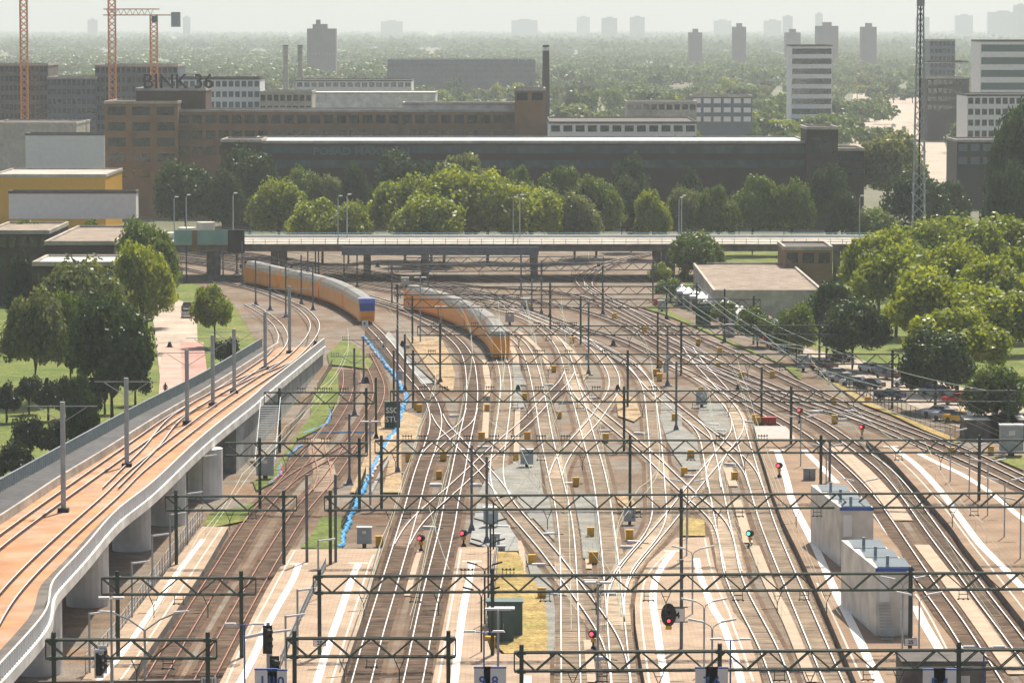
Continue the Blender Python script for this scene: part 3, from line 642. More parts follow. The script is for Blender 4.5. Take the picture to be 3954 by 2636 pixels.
for i, (fr, x, yb, yt, lab) in enumerate([
        ('F3', 567, 380, 65, 'first grey mast in front of the blue-nosed train, counted from its tail'), ('F3', 660, 415, 130, 'second grey mast in front of the blue-nosed train, counted from its tail'),
        ('F3', 762, 460, 130, 'third grey mast in front of the blue-nosed train, counted from its tail'), ('F3', 938, 415, 125, 'grey mast with wide foot in front of the third carriage of the blue-nosed train'),
        ('F3', 863, 375, 60, 'grey mast half hidden between the masts before the blue-nosed train'), ('F3', 356, 235, 12, 'grey mast above the round green street tree'),
        ('F3', 480, 260, -30, 'grey mast behind the tail of the blue-nosed train'), ('F3', 118, 240, 0, 'dark mast left of the overpass piers by the wall'),
        ('F3', 445, 180, 20, 'thin mast behind the tail, left of the grassy island'), ('F3', 1225, 270, 50, 'dark mast above the roof of the blue-nosed train'),
        ('F3', 1140, 235, 40, 'green mast left of the dark mast above the blue-nosed roof'), ('F3', 905, 165, -10, 'grey mast under the overpass parapet, left of the girder'),
        ('F3', 975, 190, -20, 'right one of the close pair of masts before the girder'), ('F3', 955, 190, -20, 'left one of the close pair of masts before the girder')]):
    mast(fr, x, yb, yt, lab, 'grey' if i not in (7, 9, 10) else 'green', [BR((-1) ** i * 2.8)] if i < 6 else ())
for i, (x, yb, yt, lab) in enumerate([(700, 545, 300, 'thin bare mast standing before the trees, right of the street lamps'), (995, 540, 310, 'thin bare mast in front of the ivy-covered trees'), (342, 555, 360, 'thin bare mast left of three before the dark green trees'), (392, 555, 390, 'shorter bare mast beside the leftmost before the dark green trees')]):
    mast('B3', x, yb, yt, lab, 'green', foot=False, group='masts beyond the overpass')
mast('B2', 1925, 545, 425, 'bare mast with slanted bracket left of the far trees', 'green', [BR(3)], foot=False, group='masts beyond the overpass')
mast('B2', 2185, 545, 430, 'bare mast with slanted bracket right of the far trees', 'green', [BR(3)], foot=False, group='masts beyond the overpass')

# ================================================================ wires
def wires(key, label, d0=0, d1=99999, sag=.55, zc=5.25, zm=6.35, r=.022):
    P = [p for p in resample(TR[key], 3.0) if d0 < p.y < d1]
    if len(P) < 4: return
    t = thing('overhead_wire', label, 'overhead wire', (P[0].x, P[0].y, 0), group='overhead wires above the tracks')
    MB().tube([p + Vector((0, 0, zc)) for p in P], r, 3, cap=False).build('contact_wire', M['wire'], t)
    Q, n = [], len(P); span = 15
    for i, p in enumerate(P):
        u = (i % span) / span; Q.append(p + Vector((0, 0, zm - sag * 4 * u * (1 - u))))
    MB().tube(Q, r, 3, cap=False).build('messenger_wire', M['wire'], t)
    m = MB()
    for i in range(2, n, 3): m.bar(P[i] + Vector((0, 0, zc)), Q[i], .02)
    m.build('droppers', M['wire'], t)
M['wire'] = mat('copper_wire', (.40, .46, .36), .45, .1, 2, metal=.3)
for k, lab in dict(a='wire above the leftmost rusty track', c='wire above the track of the blue-nosed train', d='wire above the track left of the black-fronted train', k='wire above the track of the black-fronted train', l='wire above the straight light-sleepered track',
                   m='wire above the long S-curved track', p='wire above the cream-sleepered track', r1='wire above the right edge of the curving-line platform', r2='wire above the left edge of the container platform',
                   s='wire above the track beside the containers', t='wire above the left edge of the rightmost platform', u='wire above the right edge of the rightmost platform', w='wire above the outermost track by the car park').items():
    wires(k, lab)
def cable(s, z0, z1, sag, label, r=.03):
    """free span between two measured places at given heights"""
    (a, b) = pts(s); A, B = G(*a, z0), G(*b, z1)
    Q = [A.lerp(B, i / 24) - Vector((0, 0, sag * 4 * (i / 24) * (1 - i / 24))) for i in range(25)]
    o = MB().tube(Q, r, 3, cap=False).build('feeder_cable', M['wire']); tag(o, label, 'cable', 'slack feeder cables')
for i, (s, z0, z1, sag) in enumerate([('E8 660,300 E2 540,10', 8.5, 7, 2.5), ('E8 660,250 E8 1340,650', 8, 7, 1.5), ('E8 830,330 E2 1100,10', 8, 7, 2), ('E8 440,260 E8 1300,640', 8, 8, 2.5), ('E8 560,330 E5 1180,250', 7.5, 7, 1.5),
                                      ('E5 740,250 E1 660,10', 7, 7, 1), ('E5 860,90 E2 880,250', 8, 7, 2.5), ('E5 1180,250 E2 560,370', 7, 6.5, 1.2), ('E2 690,320 E2 1080,870', 7, 6, 1), ('E6 40,90 E6 80,690', 7, 7, .5), ('E6 220,85 E6 420,870', 7, 7, .8),
                                      ('E7 500,330 E7 740,700', 7, 7, .6), ('E7 30,345 E7 330,520', 7, 7, .8), ('E7 890,340 E7 960,690', 7, 7, .6), ('E7 1120,330 E6 550,890', 7, 7, .8), ('F2 480,30 F2 0,530', 7, 6, .5), ('F2 720,10 F2 330,480', 7, 6.5, .5), ('F2 860,10 F2 480,590', 7, 6.5, .4),
                                      ('F7 600,0 F7 880,190', 7, 7, .3), ('F7 880,190 F7 1100,620', 7, 6, .5), ('C2 1550,550 C2 1200,1250', 7, 6, .8), ('D2 600,80 D2 740,520', 6.5, 5.5, .4), ('E1 300,0 E1 380,380', 7, 6.5, .4), ('E1 640,0 E1 940,870', 7, 6.5, .6)]):
    cable(s, z0, z1, sag, 'pale slack cable strung between portals, number %s counted from far right' % ['one', 'two', 'three', 'four', 'five', 'six', 'seven', 'eight', 'nine', 'ten', 'eleven', 'twelve', 'thirteen', 'fourteen', 'fifteen', 'sixteen', 'seventeen', 'eighteen', 'nineteen', 'twenty', 'twenty-one', 'twenty-two', 'twenty-three', 'twenty-four'][i])

# ================================================================ platform lamps
def lamp_double(label='x', h=5.6, span=1.8, col='lgrey', head='white'):
    t = thing('platform_lamp', label, 'lamp post')
    MB().cyl((0, 0), .075, 0, h - .5, 8).build('post', M[col], t)
    for s in (-1, 1):
        MB().tube([(0, 0, h - .6), (s * .12, 0, h - .3), (s * .4, 0, h - .12), (s * .7, 0, h)], .04, 6).build('arm', M[col], t)
        MB().hexa([(s * .62, -.12, h - .04), (s * span, -.12, h + .2), (s * span, .12, h + .2), (s * .62, .12, h - .04), (s * .62, -.1, h + .1), (s * span, -.1, h + .33), (s * span, .1, h + .33), (s * .62, .1, h + .1)]).build('lamp_head', M[head], t)
    return t
L2 = Proto(lamp_double()); 
def bases(s, z=.8): return [G(x, y, z) for x, y in pts(s)]
def row(proto, ps, what, group, rz=0):
    ps = sorted(ps, key=lambda p: p.y)
    for i, p in enumerate(ps): proto.put(p, rz, '%s %s' % (ORD[i], what), group)
row(L2, bases('E2 865,600 988,710 1107,822 1216,960 1320,1100'), 'double-armed lamp post on the rightmost platform', 'lamps on the rightmost platform')
row(L2, bases('D3 1628,1180 1515,1060 1222,300 C3 815,1067 990,1290'), 'double-armed lamp post on the container platform', 'lamps on the container platform')
row(L2, bases('E4 297,340 290,470 333,900 D3 150,1230 205,1390'), 'double-armed lamp post on the platform with curving lines', 'lamps on the curving-line platform')
lb = lamp_double('black', 5.0, 1.5, 'black', 'black'); L3 = Proto(lb)
row(L3, bases('D2 1043,380 1022,560 1007,715 983,893 960,1085'), 'black double-armed lamp post on the pale one-line platform', 'black lamps on the pale platform')
def lamp_single(label='x', h=5.2, reach=1.5):
    t = thing('platform_lamp', label, 'lamp post'); MB().cyl((0, 0), .085, 0, h, 8).build('post', M['lgrey'], t)
    MB().hexa([(.1, -.13, h - .16), (reach, -.13, h + .02), (reach, .13, h + .02), (.1, .13, h - .16), (.1, -.1, h - .02), (reach, -.1, h + .16), (reach, .1, h + .16), (.1, .1, h - .02)]).build('lamp_head', M['white'], t)
    MB().bar((0, 0, h - .1), (.3, 0, h - .08), .08).build('arm', M['lgrey'], t); return t
L1 = Proto(lamp_single())
row(L1, bases('D1 1290,355 1172,515 1050,675 910,885 618,1270 C1 1395,1330', .3), 'single-armed lamp post along the mesh fence under the viaduct', 'lamps beside the viaduct')
row(L1, bases('F6 590,310 447,690 365,890 265,1010'), 'single-armed lamp post along the fence of the wide platform', 'lamps on the wide platform')
def lamp_flat(label='x', h=6.5):
    t = thing('platform_lamp', label, 'lamp post'); MB().cyl((0, 0), .06, 0, h, 8).build('post', M['blue'], t)
    for s in (-1, 1):
        MB().bar((0, 0, h - .05), (s * .7, 0, h + .02), .06).build('arm', M['blue'], t); MB().cbox((s * 1.05, 0, 0), .95, .3, h, h + .13, taper=.8).build('lamp_head', M['white'], t)
    return t
L4 = Proto(lamp_flat())
for s, lab in (('D1 1685,1500', 'blue lamp post with two flat heads on the wide platform'), ('D2 978,1560', 'blue lamp post with two flat heads behind the number 8 sign'), ('D3 330,1620', 'blue lamp post with two flat heads above the number 7 sign'), ('D3 2070,1680', 'blue lamp post with two flat heads beside the number 4 sign')):
    p = bases(s)[0]; L4.put(p, 0, lab, 'blue lamp posts')
# tall white lamp masts between the tracks
def lamp_tall(label, base, topy, z=0):
    X, Y = p1(base); p = G(X, Y, z); h = at(X, topy, p.y).z - z; t = thing('yard_lamp', label, 'lamp post', p, group='tall yard lamps')
    MB().cyl(p, .13, z, z + h * .45, 10).build('lower_pole', M['lgrey'], t); MB().cyl(p, .09, z + h * .45, z + h, 8).build('upper_pole', M['lgrey'], t)
    for s in (-1, 1): MB().box(p.x + s * .55 - .42, p.x + s * .55 + .42, p.y - .2, p.y + .2, z + h - .02, z + h + .14).build('lamp_head', M['white'], t)
    return t
lamp_tall('tall white lamp mast between the right-hand straight tracks', 'D2 1760,1600', p1('D2 1760,615')[1])
lamp_tall('tall white lamp mast in front of the teal cabinets', 'D2 1075,1500', p1('D2 1075,797')[1])
lamp_tall('short floodlight mast beside the blue hoses', 'F2 1075,1000', p1('F2 1075,290')[1])
lamp_tall('tall grey lamp mast hung with white-backed traffic lights', 'F5 970,1080', p1('F5 970,165')[1], 0)
lamp_tall('white lamp mast in front of the black-fronted train', 'E7 340,620', p1('E7 340,395')[1]); lamp_tall('teal lamp mast at the tail of the black-fronted train', 'E7 207,625', p1('E7 207,205')[1])
# Y-shaped street lamp in front
X, Y = p1('F5 1256,1000'); p = G(X, Y, 0); hh = at(X, p1('F5 1256,430')[1], p.y).z
t = thing('street_lamp', 'white Y-shaped street lamp before the left green portal', 'lamp post', p)
MB().cyl(p, .1, 0, hh, 10).build('post', M['lgrey'], t)
for s in (-1, 1):
    e = Vector((p.x + s * 2.4, p.y, hh + 1.25)); MB().tube([(p.x, p.y, hh - .1), (p.x + s * 1.2, p.y, hh + .75), e], .07, 6).build('arm', M['lgrey'], t)
    MB().hexa([(e.x - s * .1, e.y - .16, e.z - .02), (e.x + s * 1.0, e.y - .1, e.z + .12), (e.x + s * 1.0, e.y + .1, e.z + .12), (e.x - s * .1, e.y + .16, e.z - .02), (e.x - s * .1, e.y - .14, e.z + .14), (e.x + s * 1.0, e.y - .08, e.z + .2), (e.x + s * 1.0, e.y + .08, e.z + .2), (e.x - s * .1, e.y + .14, e.z + .14)]).build('lamp_head', M['white'], t)

# ================================================================ signals, cabinets, boxes
ER, EG, EO = emis('red_lamp', (1, .03, .05), 4), emis('green_lamp', (.05, 1, .55), 3), emis('amber_lamp', (1, .45, .1), 4)
def dwarf(s, label, lamp, z=0, h=1.0):
    p = G(*p1(s), z); t = thing('dwarf_signal', label, 'signal', p, group='low signals beside the tracks')
    m = MB(); m.cbox(p, .55, .45, z, z + .3, taper=.5); m.cyl(p, .09, z, z + h, 8); m.build('post', M['black'], t)
    MB().ball((p.x, p.y, z + h + .32), .42, .3, .38, 12).build('signal_head', M['black'], t)
    MB().tube([(p.x - .17, p.y - .26, z + h + .34), (p.x - .17, p.y - .36, z + h + .34)], .15, 10).build('lens', lamp, t)
    MB().box(p.x - .22, p.x + .22, p.y - .34, p.y - .28, z + h - .32, z + h - .02).build('number_plate', M['yellow'], t)
dwarf('D2 545,395', 'low signal showing red between the two brown tracks', ER); dwarf('D2 838,360', 'low signal showing red at the end of the pale one-line platform', ER); dwarf('D2 1730,1070', 'low signal showing red in front of the tall white lamp mast', ER)
dwarf('C3 668,1143', 'low signal showing red on the container platform paving', ER, .8); dwarf('C3 810,768', 'low signal showing red behind the container platform ramp', ER, 0, 1.3); dwarf('C3 1237,880', 'low signal showing red at the tip of the rightmost platform', ER, 0, 1.2); dwarf('D3 466,362', 'low signal showing green beside the cable trough', EG)
def sighead(t, p, z, mir=0, lamp=None, face=True):
    """oval black signal shield, faces the camera side"""
    m = MB(); P = []
    for i in range(20):
        a = 2 * math.pi * i / 20; P.append((.62 * math.cos(a), .95 * math.sin(a) if abs(math.sin(a)) < 2 else 0))
    k = len(m.v); m.v += [(p.x + x, p.y - .06, z + y) for x, y in P] + [(p.x + x, p.y + .06, z + y) for x, y in P]
    m.f += [tuple(k + i for i in range(20)), tuple(k + 20 + i for i in reversed(range(20)))] + [(k + i, k + 20 + i, k + 20 + (i + 1) % 20, k + (i + 1) % 20) for i in range(20)]; m.m += [0] * 22
    m.build('signal_shield', M['black'], t)
    if face:
        for i, q in enumerate((.45, 0, -.45)):
            MB().tube([(p.x, p.y - .07, z + q), (p.x, p.y - .3, z + q)], .17, 10).build('hood', M['black'], t)
            if lamp and i == 2: MB().tube([(p.x, p.y - .1, z + q), (p.x, p.y - .32, z + q)], .12, 10).build('lens', lamp, t)
    else:
        MB().box(p.x - .28, p.x + .28, p.y - .3, p.y - .07, z - .75, z + .6).build('housing', M['lgrey'], t)
p = G(*p1('D2 2335,1130'), 0); zc = at(*p1('D2 2247,825'), p.y).z; xx = at(*p1('D2 2247,825'), p.y).x
t = thing('track_signal', 'large black oval signal with small red light on a side arm', 'signal', (xx, p.y, zc)); sighead(t, Vector((xx, p.y - .4, 0)), zc, lamp=ER)
MB().bar((xx - .2, p.y - .25, zc + .6), (p.x + .5, p.y - .25, zc + .6), .1).build('arm', M['grey'], t); MB().bar((xx - .2, p.y - .25, zc - .6), (p.x + .5, p.y - .25, zc - .6), .1).build('arm', M['grey'], t)
MB().box(xx - .25, xx + .25, p.y - .5, p.y - .43, zc - 1.2, zc - .9).build('number_plate', M['yellow'], t)
def plate(s, txt, d, label, size=.62, w=.9, h=.9, fg='black', bg='white'):
    c = at(*p1(s), d); o = thing('number_sign', label, 'sign', (c.x, c.y, c.z), group='number plates in the yard')
    MB().box(c.x - w / 2, c.x + w / 2, c.y - .03, c.y + .03, c.z - h / 2, c.z + h / 2).build('plate', M[bg], o)
    MB().box(c.x - w / 2 - .04, c.x + w / 2 + .04, c.y + .031, c.y + .08, c.z - h / 2 - .04, c.z + h / 2 + .04).build('backing', M['black'], o)
    lettering(txt, size, (c.x, c.y - .045, c.z - size * .35), 0, M[fg], o, depth=.01, bold=.012)
    return o
plate('D2 2310,832', '4', p.y - .3, 'white plate with black numeral 4 beside the large oval signal', .75, 1.05, 1.05)
plate('D1 2200,1022', '25', dz(p1('D1 2200,1185')[1], .8) - .3, 'white plate reading 25 on the left green portal mast', .42, .95, .52); plate('D3 1573,1017', '25', dz(p1('D3 1570,1120')[1], .8) - .25, 'white plate reading 25 on the mast by the container stairs', .42, .95, .52)
plate('C2 998,607', '4', dz(p1('C2 998,640')[1]), 'black-on-grey plate with numeral 4 between two middle tracks', .55, .8, .75, bg='lgrey'); plate('C2 285,243', '8', dz(p1('F1 627,180')[1]), 'small plate with numeral 8 beside the blue hoses', .6, .75, .85)
plate('C2 160,88', 'K', dz(p1('F1 457,395')[1]) - .3, 'black-on-white K plate in front of the blue train nose', .75, .9, .95); plate('D3 1013,357', 'V', 366, 'small plate with letter V beside the farther container', .5, .6, .7, 'white', 'black')
# platform number boards
def board(s, txt, label, w=1.5, h=1.6, size=.95, d=252):
    c = at(*p1(s), d); t = thing('platform_number_sign', label, 'sign', c, group='platform number boards')
    MB().box(c.x - w / 2, c.x + w / 2, c.y - .08, c.y + .08, c.z - h / 2, c.z + h / 2).build('board', M['white'], t); MB().box(c.x - w / 2 - .03, c.x + w / 2 + .03, c.y - .1, c.y + .1, c.z + h / 2, c.z + h / 2 + .1).build('blue_edge', M['blue'], t)
    lettering(txt, size, (c.x, c.y - .1, c.z - size * .42), 0, M['blue'], t, depth=.01, bold=.015)
    MB().cyl((c.x, c.y + .2), .06, 0, c.z + h / 2, 8).build('post', M['grey'], t)
board('D3 167,1280', '7', 'blue numeral 7 on a white platform board'); board('D3 238,1280', '6', 'blue numeral 6 on a white platform board next to the 7'); board('D3 1733,1290', '5', 'blue numeral 5 on a white board before the brown hut'); board('D3 1808,1290', '4', 'blue numeral 4 on a white board before the brown hut')
board('D2 1053,1278', '8', 'blue numeral 8 on a white platform board'); board('D2 966,1278', '9', 'blue numeral 9 board partly behind the blue lamp post', 1.1); board('D1 1830,1275', '11', 'white platform board reading 11 below the traffic lights', 1.5, 1.3); board('D1 1908,1280', '10', 'white platform board reading 10 below the traffic lights', 1.3, 1.3)
# railway boxes
def ybox():
    t = thing('switch_box', 'small yellow equipment box standing beside the tracks', 'equipment box', group='yellow boxes beside the tracks')
    MB().box(-.36, .36, -.25, .25, .1, 1.0).build('body', M['yellow'], t); MB().box(-.4, .4, -.29, .29, 1.0, 1.08).build('lid', M['yellow'], t); MB().box(-.3, .3, -.2, .2, -.05, .1).build('base', M['concd'], t); return t
Y = Proto(ybox())
for s in ('C2 1460,420 1258,612 998,695 962,892 1277,888 1495,740 1815,905 458,1035 698,1030 1197,1035 668,1155 1610,1205 532,695 985,62', 'C3 110,238 258,302 248,395 410,465 620,462 1042,650 1272,640 1050,775 502,768 523,790 14,1135 360,1165 60,1020 2125,990 1853,1000',
          'D2 258,362 1308,488 1375,725 1712,300 1730,480 1980,320 1020,1070', 'E5 245,368 222,422 245,455 345,718 515,536 150,148 495,224 637,285', 'E6 520,378 793,225 242,165 1062,590 1087,620 400,565', 'C1 1645,410 1545,478', 'F1 910,630 938,650'):
    for q in pts(s): Y.put(G(*q), random.uniform(-.3, .3), None, None, random.uniform(.85, 1.1))
def gbox():
    t = thing('relay_cabinet', 'x', 'cabinet'); MB().box(-.75, .75, -.35, .35, .45, 2.1).build('body', M['lgrey'], t); MB().box(-.8, .8, -.4, .4, 2.1, 2.2).build('roof', M['white'], t); MB().cbox((0, 0), .4, .3, -.05, .45).build('foot', M['black'], t); MB().box(-.2, .2, -.37, -.352, 1.5, 1.8).build('label_plate', M['white'], t); return t
GBX = Proto(gbox())
for s, lab, k in (('C2 1273,1078', 'grey cabinet with white label on grey ballast in the middle', 1), ('D2 155,370', 'grey cabinet with white label beside the end of the blue hoses', .95), ('D2 1025,235', 'grey cabinet with white label beside the dark mast on the pad', 1), ('E1 245,165', 'grey cabinet on one foot between curving tracks at right', 1), ('C2 1155,95', 'grey cabinet right behind the black-fronted train', 1),
                  ('E8 430,430', 'grey cabinet below the red one on the grass verge', 1), ('E6 213,165', 'grey cabinet near the overpass beside banded mast', 1), ('E7 108,275', 'grey cabinet left of the black-fronted train tail', 1), ('C3 832,415', 'grey cabinet at the car park fence', 1.1), ('D2 1980,210', 'grey cabinet fixed low on the mast right of the tracks', .8), ('C1 1480,1090', 'white cabinet under the viaduct deck', 1.1), ('C1 1825,1165', 'tall white cabinet at the foot of the grey stairs', 1.3), ('E2 1260,445', 'large pale grey cabinet at the car park corner', 1.8)):
    GBX.put(G(*p1(s)), 0, lab, 'grey relay cabinets', k)
def cab(s, w, dp, h, m, label, roof=None, name='equipment_cabinet', z=0):
    p = G(*p1(s), z); t = thing(name, label, 'cabinet', p)
    MB().box(p.x - w / 2, p.x + w / 2, p.y, p.y + dp, z, z + h).build('body', M[m], t); MB().box(p.x - w / 2 - .08, p.x + w / 2 + .08, p.y - .08, p.y + dp + .08, z + h, z + h + .12).build('roof', M[roof or m], t)
    MB().box(p.x - .03, p.x + .03, p.y - .015, p.y - .002, z + .15, z + h - .15).build('door_seam', M['black'], t); MB().box(p.x + .12, p.x + .17, p.y - .06, p.y - .01, z + h * .45, z + h * .6).build('handle', M['lgrey'], t); return t
M['teal'] = mat('teal_paint', (.075, .125, .115), .5, .1, 1); M['dgreen'] = mat('cabinet_green', (.012, .075, .045), .5, .1, 1)
cab('D2 1120,985', 3.0, 2.0, 2.9, 'teal', 'large teal-grey cabinet on the dry grass'); cab('D2 1100,1028', 2.0, 1.2, 2.8, 'teal', 'smaller teal-grey cabinet before the large one, pale roof', 'lgrey')
t = cab('F1 705,800', 1.95, 1.0, 3.4, 'dgreen', 'dark green cabinet sprayed with white SSC STU graffiti', 'dgreen'); q = t.location
lettering('SSC', 1.0, (q.x, q.y - .03, q.z + 2.1), 0, M['white'], t, 'graffiti', .01, .02); lettering('STU', 1.0, (q.x, q.y - .03, q.z + .95), 0, M['white'], t, 'graffiti', .01, .02)
cab('E8 700,525', 2.4, 1.2, 3.9, 'dgreen', 'plain green cabinet on the grass verge by the fence'); cab('E8 413,385', 2.2, 1.0, .9, 'red', 'low dark red cabinet on the grass verge'); cab('E8 863,590', 1.9, 1.2, 2.0, 'pathg', 'small grey hut tilted on the grass verge'); cab('E1 825,315', 1.9, .8, .9, 'red', 'low faded red box behind the container platform ramp')
cab('D2 1055,372', .9, .7, 1.3, 'lgrey', 'light grey box at the end of the pale one-line platform'); cab('D2 1098,400', .7, .5, .5, 'lgrey', 'small grey block beside the platform end'); cab('C3 877,1165', 1.3, .8, 1.2, 'pathg', 'grey litter box around the lamp foot on the container platform', z=.8)
# yard furniture: flat white point heaters / cable covers
def pointbox():
    t = thing('point_motor', 'low white cover of a point motor beside the rails', 'point motor', group='point motor covers'); MB().cbox((0, 0), 1.5, .5, 0, .28, taper=.85).build('cover', M['white'], t); MB().box(.75, 1.5, -.05, .05, .05, .12).build('rod', M['black'], t); return t
PM = Proto(pointbox())
for s in ('C2 1425,515 1525,640 775,728 968,945 645,1205 920,1205 1805,832 2045,850 705,1008 1570,1195 1720,605', 'D2 1425,285 1710,610 1960,375 2010,340 1355,497 1440,700 1775,1140 600,240 1110,235 1840,700', 'E1 415,372 490,664 145,765 352,322 1245,205 650,297', 'F7 610,290 345,18 185,615 530,617', 'C3 905,700 1150,695 120,320 1100,755'):
    for q in pts(s): PM.put(G(*q), random.uniform(-.4, .4))
# traffic lights of the street in front
def tlight(s, d, label, back=False):
    c = at(*p1(s), d); t = thing('traffic_light', label, 'traffic light', c, group='traffic lights at the bottom')
    MB().box(c.x - .33, c.x + .33, c.y + .12, c.y + .17, c.z - 1.0, c.z + 1.0).build('back_board', M['white' if back else 'black'], t); MB().box(c.x - .2, c.x + .2, c.y - .15, c.y + .12, c.z - .8, c.z + .8).build('housing', M['black'], t)
    for k in (-.5, 0, .5): MB().tube([(c.x + .05, c.y - .15, c.z + k + .1), (c.x + .3, c.y - .3, c.z + k + .06)], .2, 8).build('visor', M['black'], t)
tlight('D1 1840,1003', 262, 'black traffic light on a tall grey pole'); tlight('D1 1888,1215', 258, 'black traffic light low above the platform boards'); tlight('D1 680,1170', 262, 'left one of two traffic lights with white back boards', True); tlight('D1 703,1140', 263, 'right one of two traffic lights with white back boards', True)
c = at(*p1('D1 1845,1000'), 262.3); t = thing('traffic_pole', 'grey pole of the tall traffic light', 'pole', (c.x, c.y, 0)); MB().cyl(c, .13, 0, c.z + 1.2, 10).build('pole', M['lgrey'], t); MB().tube([(c.x - 1.6, c.y, c.z + .15), (c.x, c.y, c.z + .5)], .12, 8).build('side_camera', M['white'], t)
# street parapet along the bottom edge
a, b = G(*p1('D1 100,1285'), 1.2), G(*p1('D1 1490,1272'), 1.2)
t = thing('parapet_wall', 'dark parapet of the street below the rusty tracks, bottom edge', 'wall', (a.x, a.y, 0)); MB().bar(Vector((a.x, a.y - .2, -.2)) + Vector((0, 0, .6)), Vector((b.x, b.y - .2, .4)), .4, 1.6).build('wall', M['concd'], t)
plate('D1 1437,1283', '10-11', b.y - .6, 'small white plate reading 10-11 on the dark parapet', .42, 1.2, .5)
# ---------------------------------------------------------------- blue hoses
def hose(s, m, label, r=.14, wob=.25):
    P = smooth(gp(s, .15), .8, 3); rnd = random.Random(s); N = normals(P)
    P = [p + n * rnd.uniform(-wob, wob) for p, n in zip(P, N)]; o = MB().tube(P, r, 6).build('hose', M[m]); tag(o, label, 'hose')
M['hose'] = mat('blue_hose', (.03, .30, .62), .4, .3, 2.5); M['hosep'] = mat('pink_hose', (.75, .55, .55), .5, .2, 2)
hs = 'F1 455,0 520,70 600,170 660,260 720,330 770,410 800,470 830,530 800,600 770,700 740,790 F2 1290,370 1225,440 1195,520 1140,600 1090,690 1050,800 1010,890 D2 100,50 50,180 0,320 D1 2345,370'
hose(hs, 'hose', 'thick light blue hose running beside the grey service path', .22); hose('F1 470,10 610,190 740,350 790,450 820,540 780,650 F2 1300,380 1235,450 1150,590 1060,810', 'hosep', 'pinkish hose lying along the thick blue one', .12)
hose('F2 700,175 740,200 720,250 690,300 650,325 590,350 540,370 505,388', 'hose', 'blue hose in the grass beside the left rusty track', .12); hose('F2 560,375 700,380 880,378 1060,376 1120,378', 'hose', 'blue hose crossing under the rusty tracks', .1); hose('F2 490,480 430,510 400,545 360,580', 'hose', 'short blue hose near the stairs fence', .11); hose('F2 285,640 300,680 270,700 300,720 270,760 200,820', 'hose', 'blue hose curling by the white cabinet', .11)
hose('F2 295,650 310,700 290,750 190,820', 'red', 'orange hose curling by the white cabinet', .1, .2)
# handrail beside hoses
def rail_fence(s, h, step, label, col='green', z=0.0, bars=2, name='handrail', vert=0, mesh=False, zf=None):
    P = gp(s, z) if zf is None else zf; Q = resample(smooth(P, 1.0, 6) if len(P) > 2 else P, step); t = thing(name, label, 'fence' if 'fence' in name else 'railing', Q[0])
    m = MB(); 
    for p in Q: m.bar(p, p + Vector((0, 0, h)), .07)
    m.build('posts', M[col], t); m = MB()
    for k in range(bars):
        u = Vector((0, 0, h * (k + 1) / bars - .03)); m.tube([p + u for p in Q], .035, 4)
    m.build('rails', M[col], t)
    if vert:
        m = MB()
        for p in resample(Q, vert): m.bar(p + Vector((0, 0, .08)), p + Vector((0, 0, h - .05)), .03)
        m.build('bars', M[col], t)
    if mesh:
        m = MB()
        for A, B in zip(Q, Q[1:]):
            for k in range(1, int(h / .25)): m.bar(A + Vector((0, 0, .25 * k)), B + Vector((0, 0, .25 * k)), .018)
        m.build('wire_mesh', M[col], t)
    return t
rail_fence('F1 470,0 560,110 640,210 700,290', 1.1, 2.0, 'dark handrail running along the blue hoses')
rail_fence('F2 1035,760 1000,860 D2 90,60 40,170 0,250', 1.1, 1.5, 'dark handrail beside hoses near the wide platform')
rail_fence('D1 1930,1200 2010,1010 2130,740 2240,520', 1.1, 2.0, 'grey barred fence down the middle of the wide platform', 'lgrey', .8, 2, 'platform_fence', .35)
rail_fence('D2 1068,385 1040,600 1010,870 1000,940', 1.1, 2.0, 'grey barred fence along the dry grass', 'lgrey', .8, 2, 'platform_fence', .35)
rail_fence('F6 1012,10 960,190 880,460 800,700 740,890', 1.0, 2.5, 'low mesh fence on the right edge of the wide platform', 'grey', .0, 2, 'edge_fence', .5)
rail_fence('D1 590,1270 820,1000 1060,650 1390,200', 1.9, 2.4, 'mesh fence between viaduct and low platform', 'lgrey', .0, 2, 'mesh_fence', 0, True)
rail_fence('F2 230,620 330,470 440,310 530,170 580,90', 1.2, 2.2, 'post and rail fence climbing beside the retaining wall', 'concd', 0, 2, 'post_rail_fence')
rail_fence('F1 60,470 130,360 185,260', 1.2, 2.2, 'post and rail fence near the end of the retaining wall', 'concd', 0, 2, 'post_rail_fence')
import traceback
def safe(f):
    try: f()
    except Exception: traceback.print_exc()
M['orange'] = mat('train_yellow', (.80, .30, .008), .4, .08, .6, coat=.3); M['tblue'] = mat('train_blue', (.02, .06, .28), .4, .1, .8, coat=.3); M['troof'] = mat('train_roof', (.20, .20, .185), .7, .15, .6)
M['tcream'] = mat('train_cream', (.62, .50, .36), .6, .1, .6); M['tdark'] = mat('train_dark_band', (.075, .065, .085), .3, .2, .8)
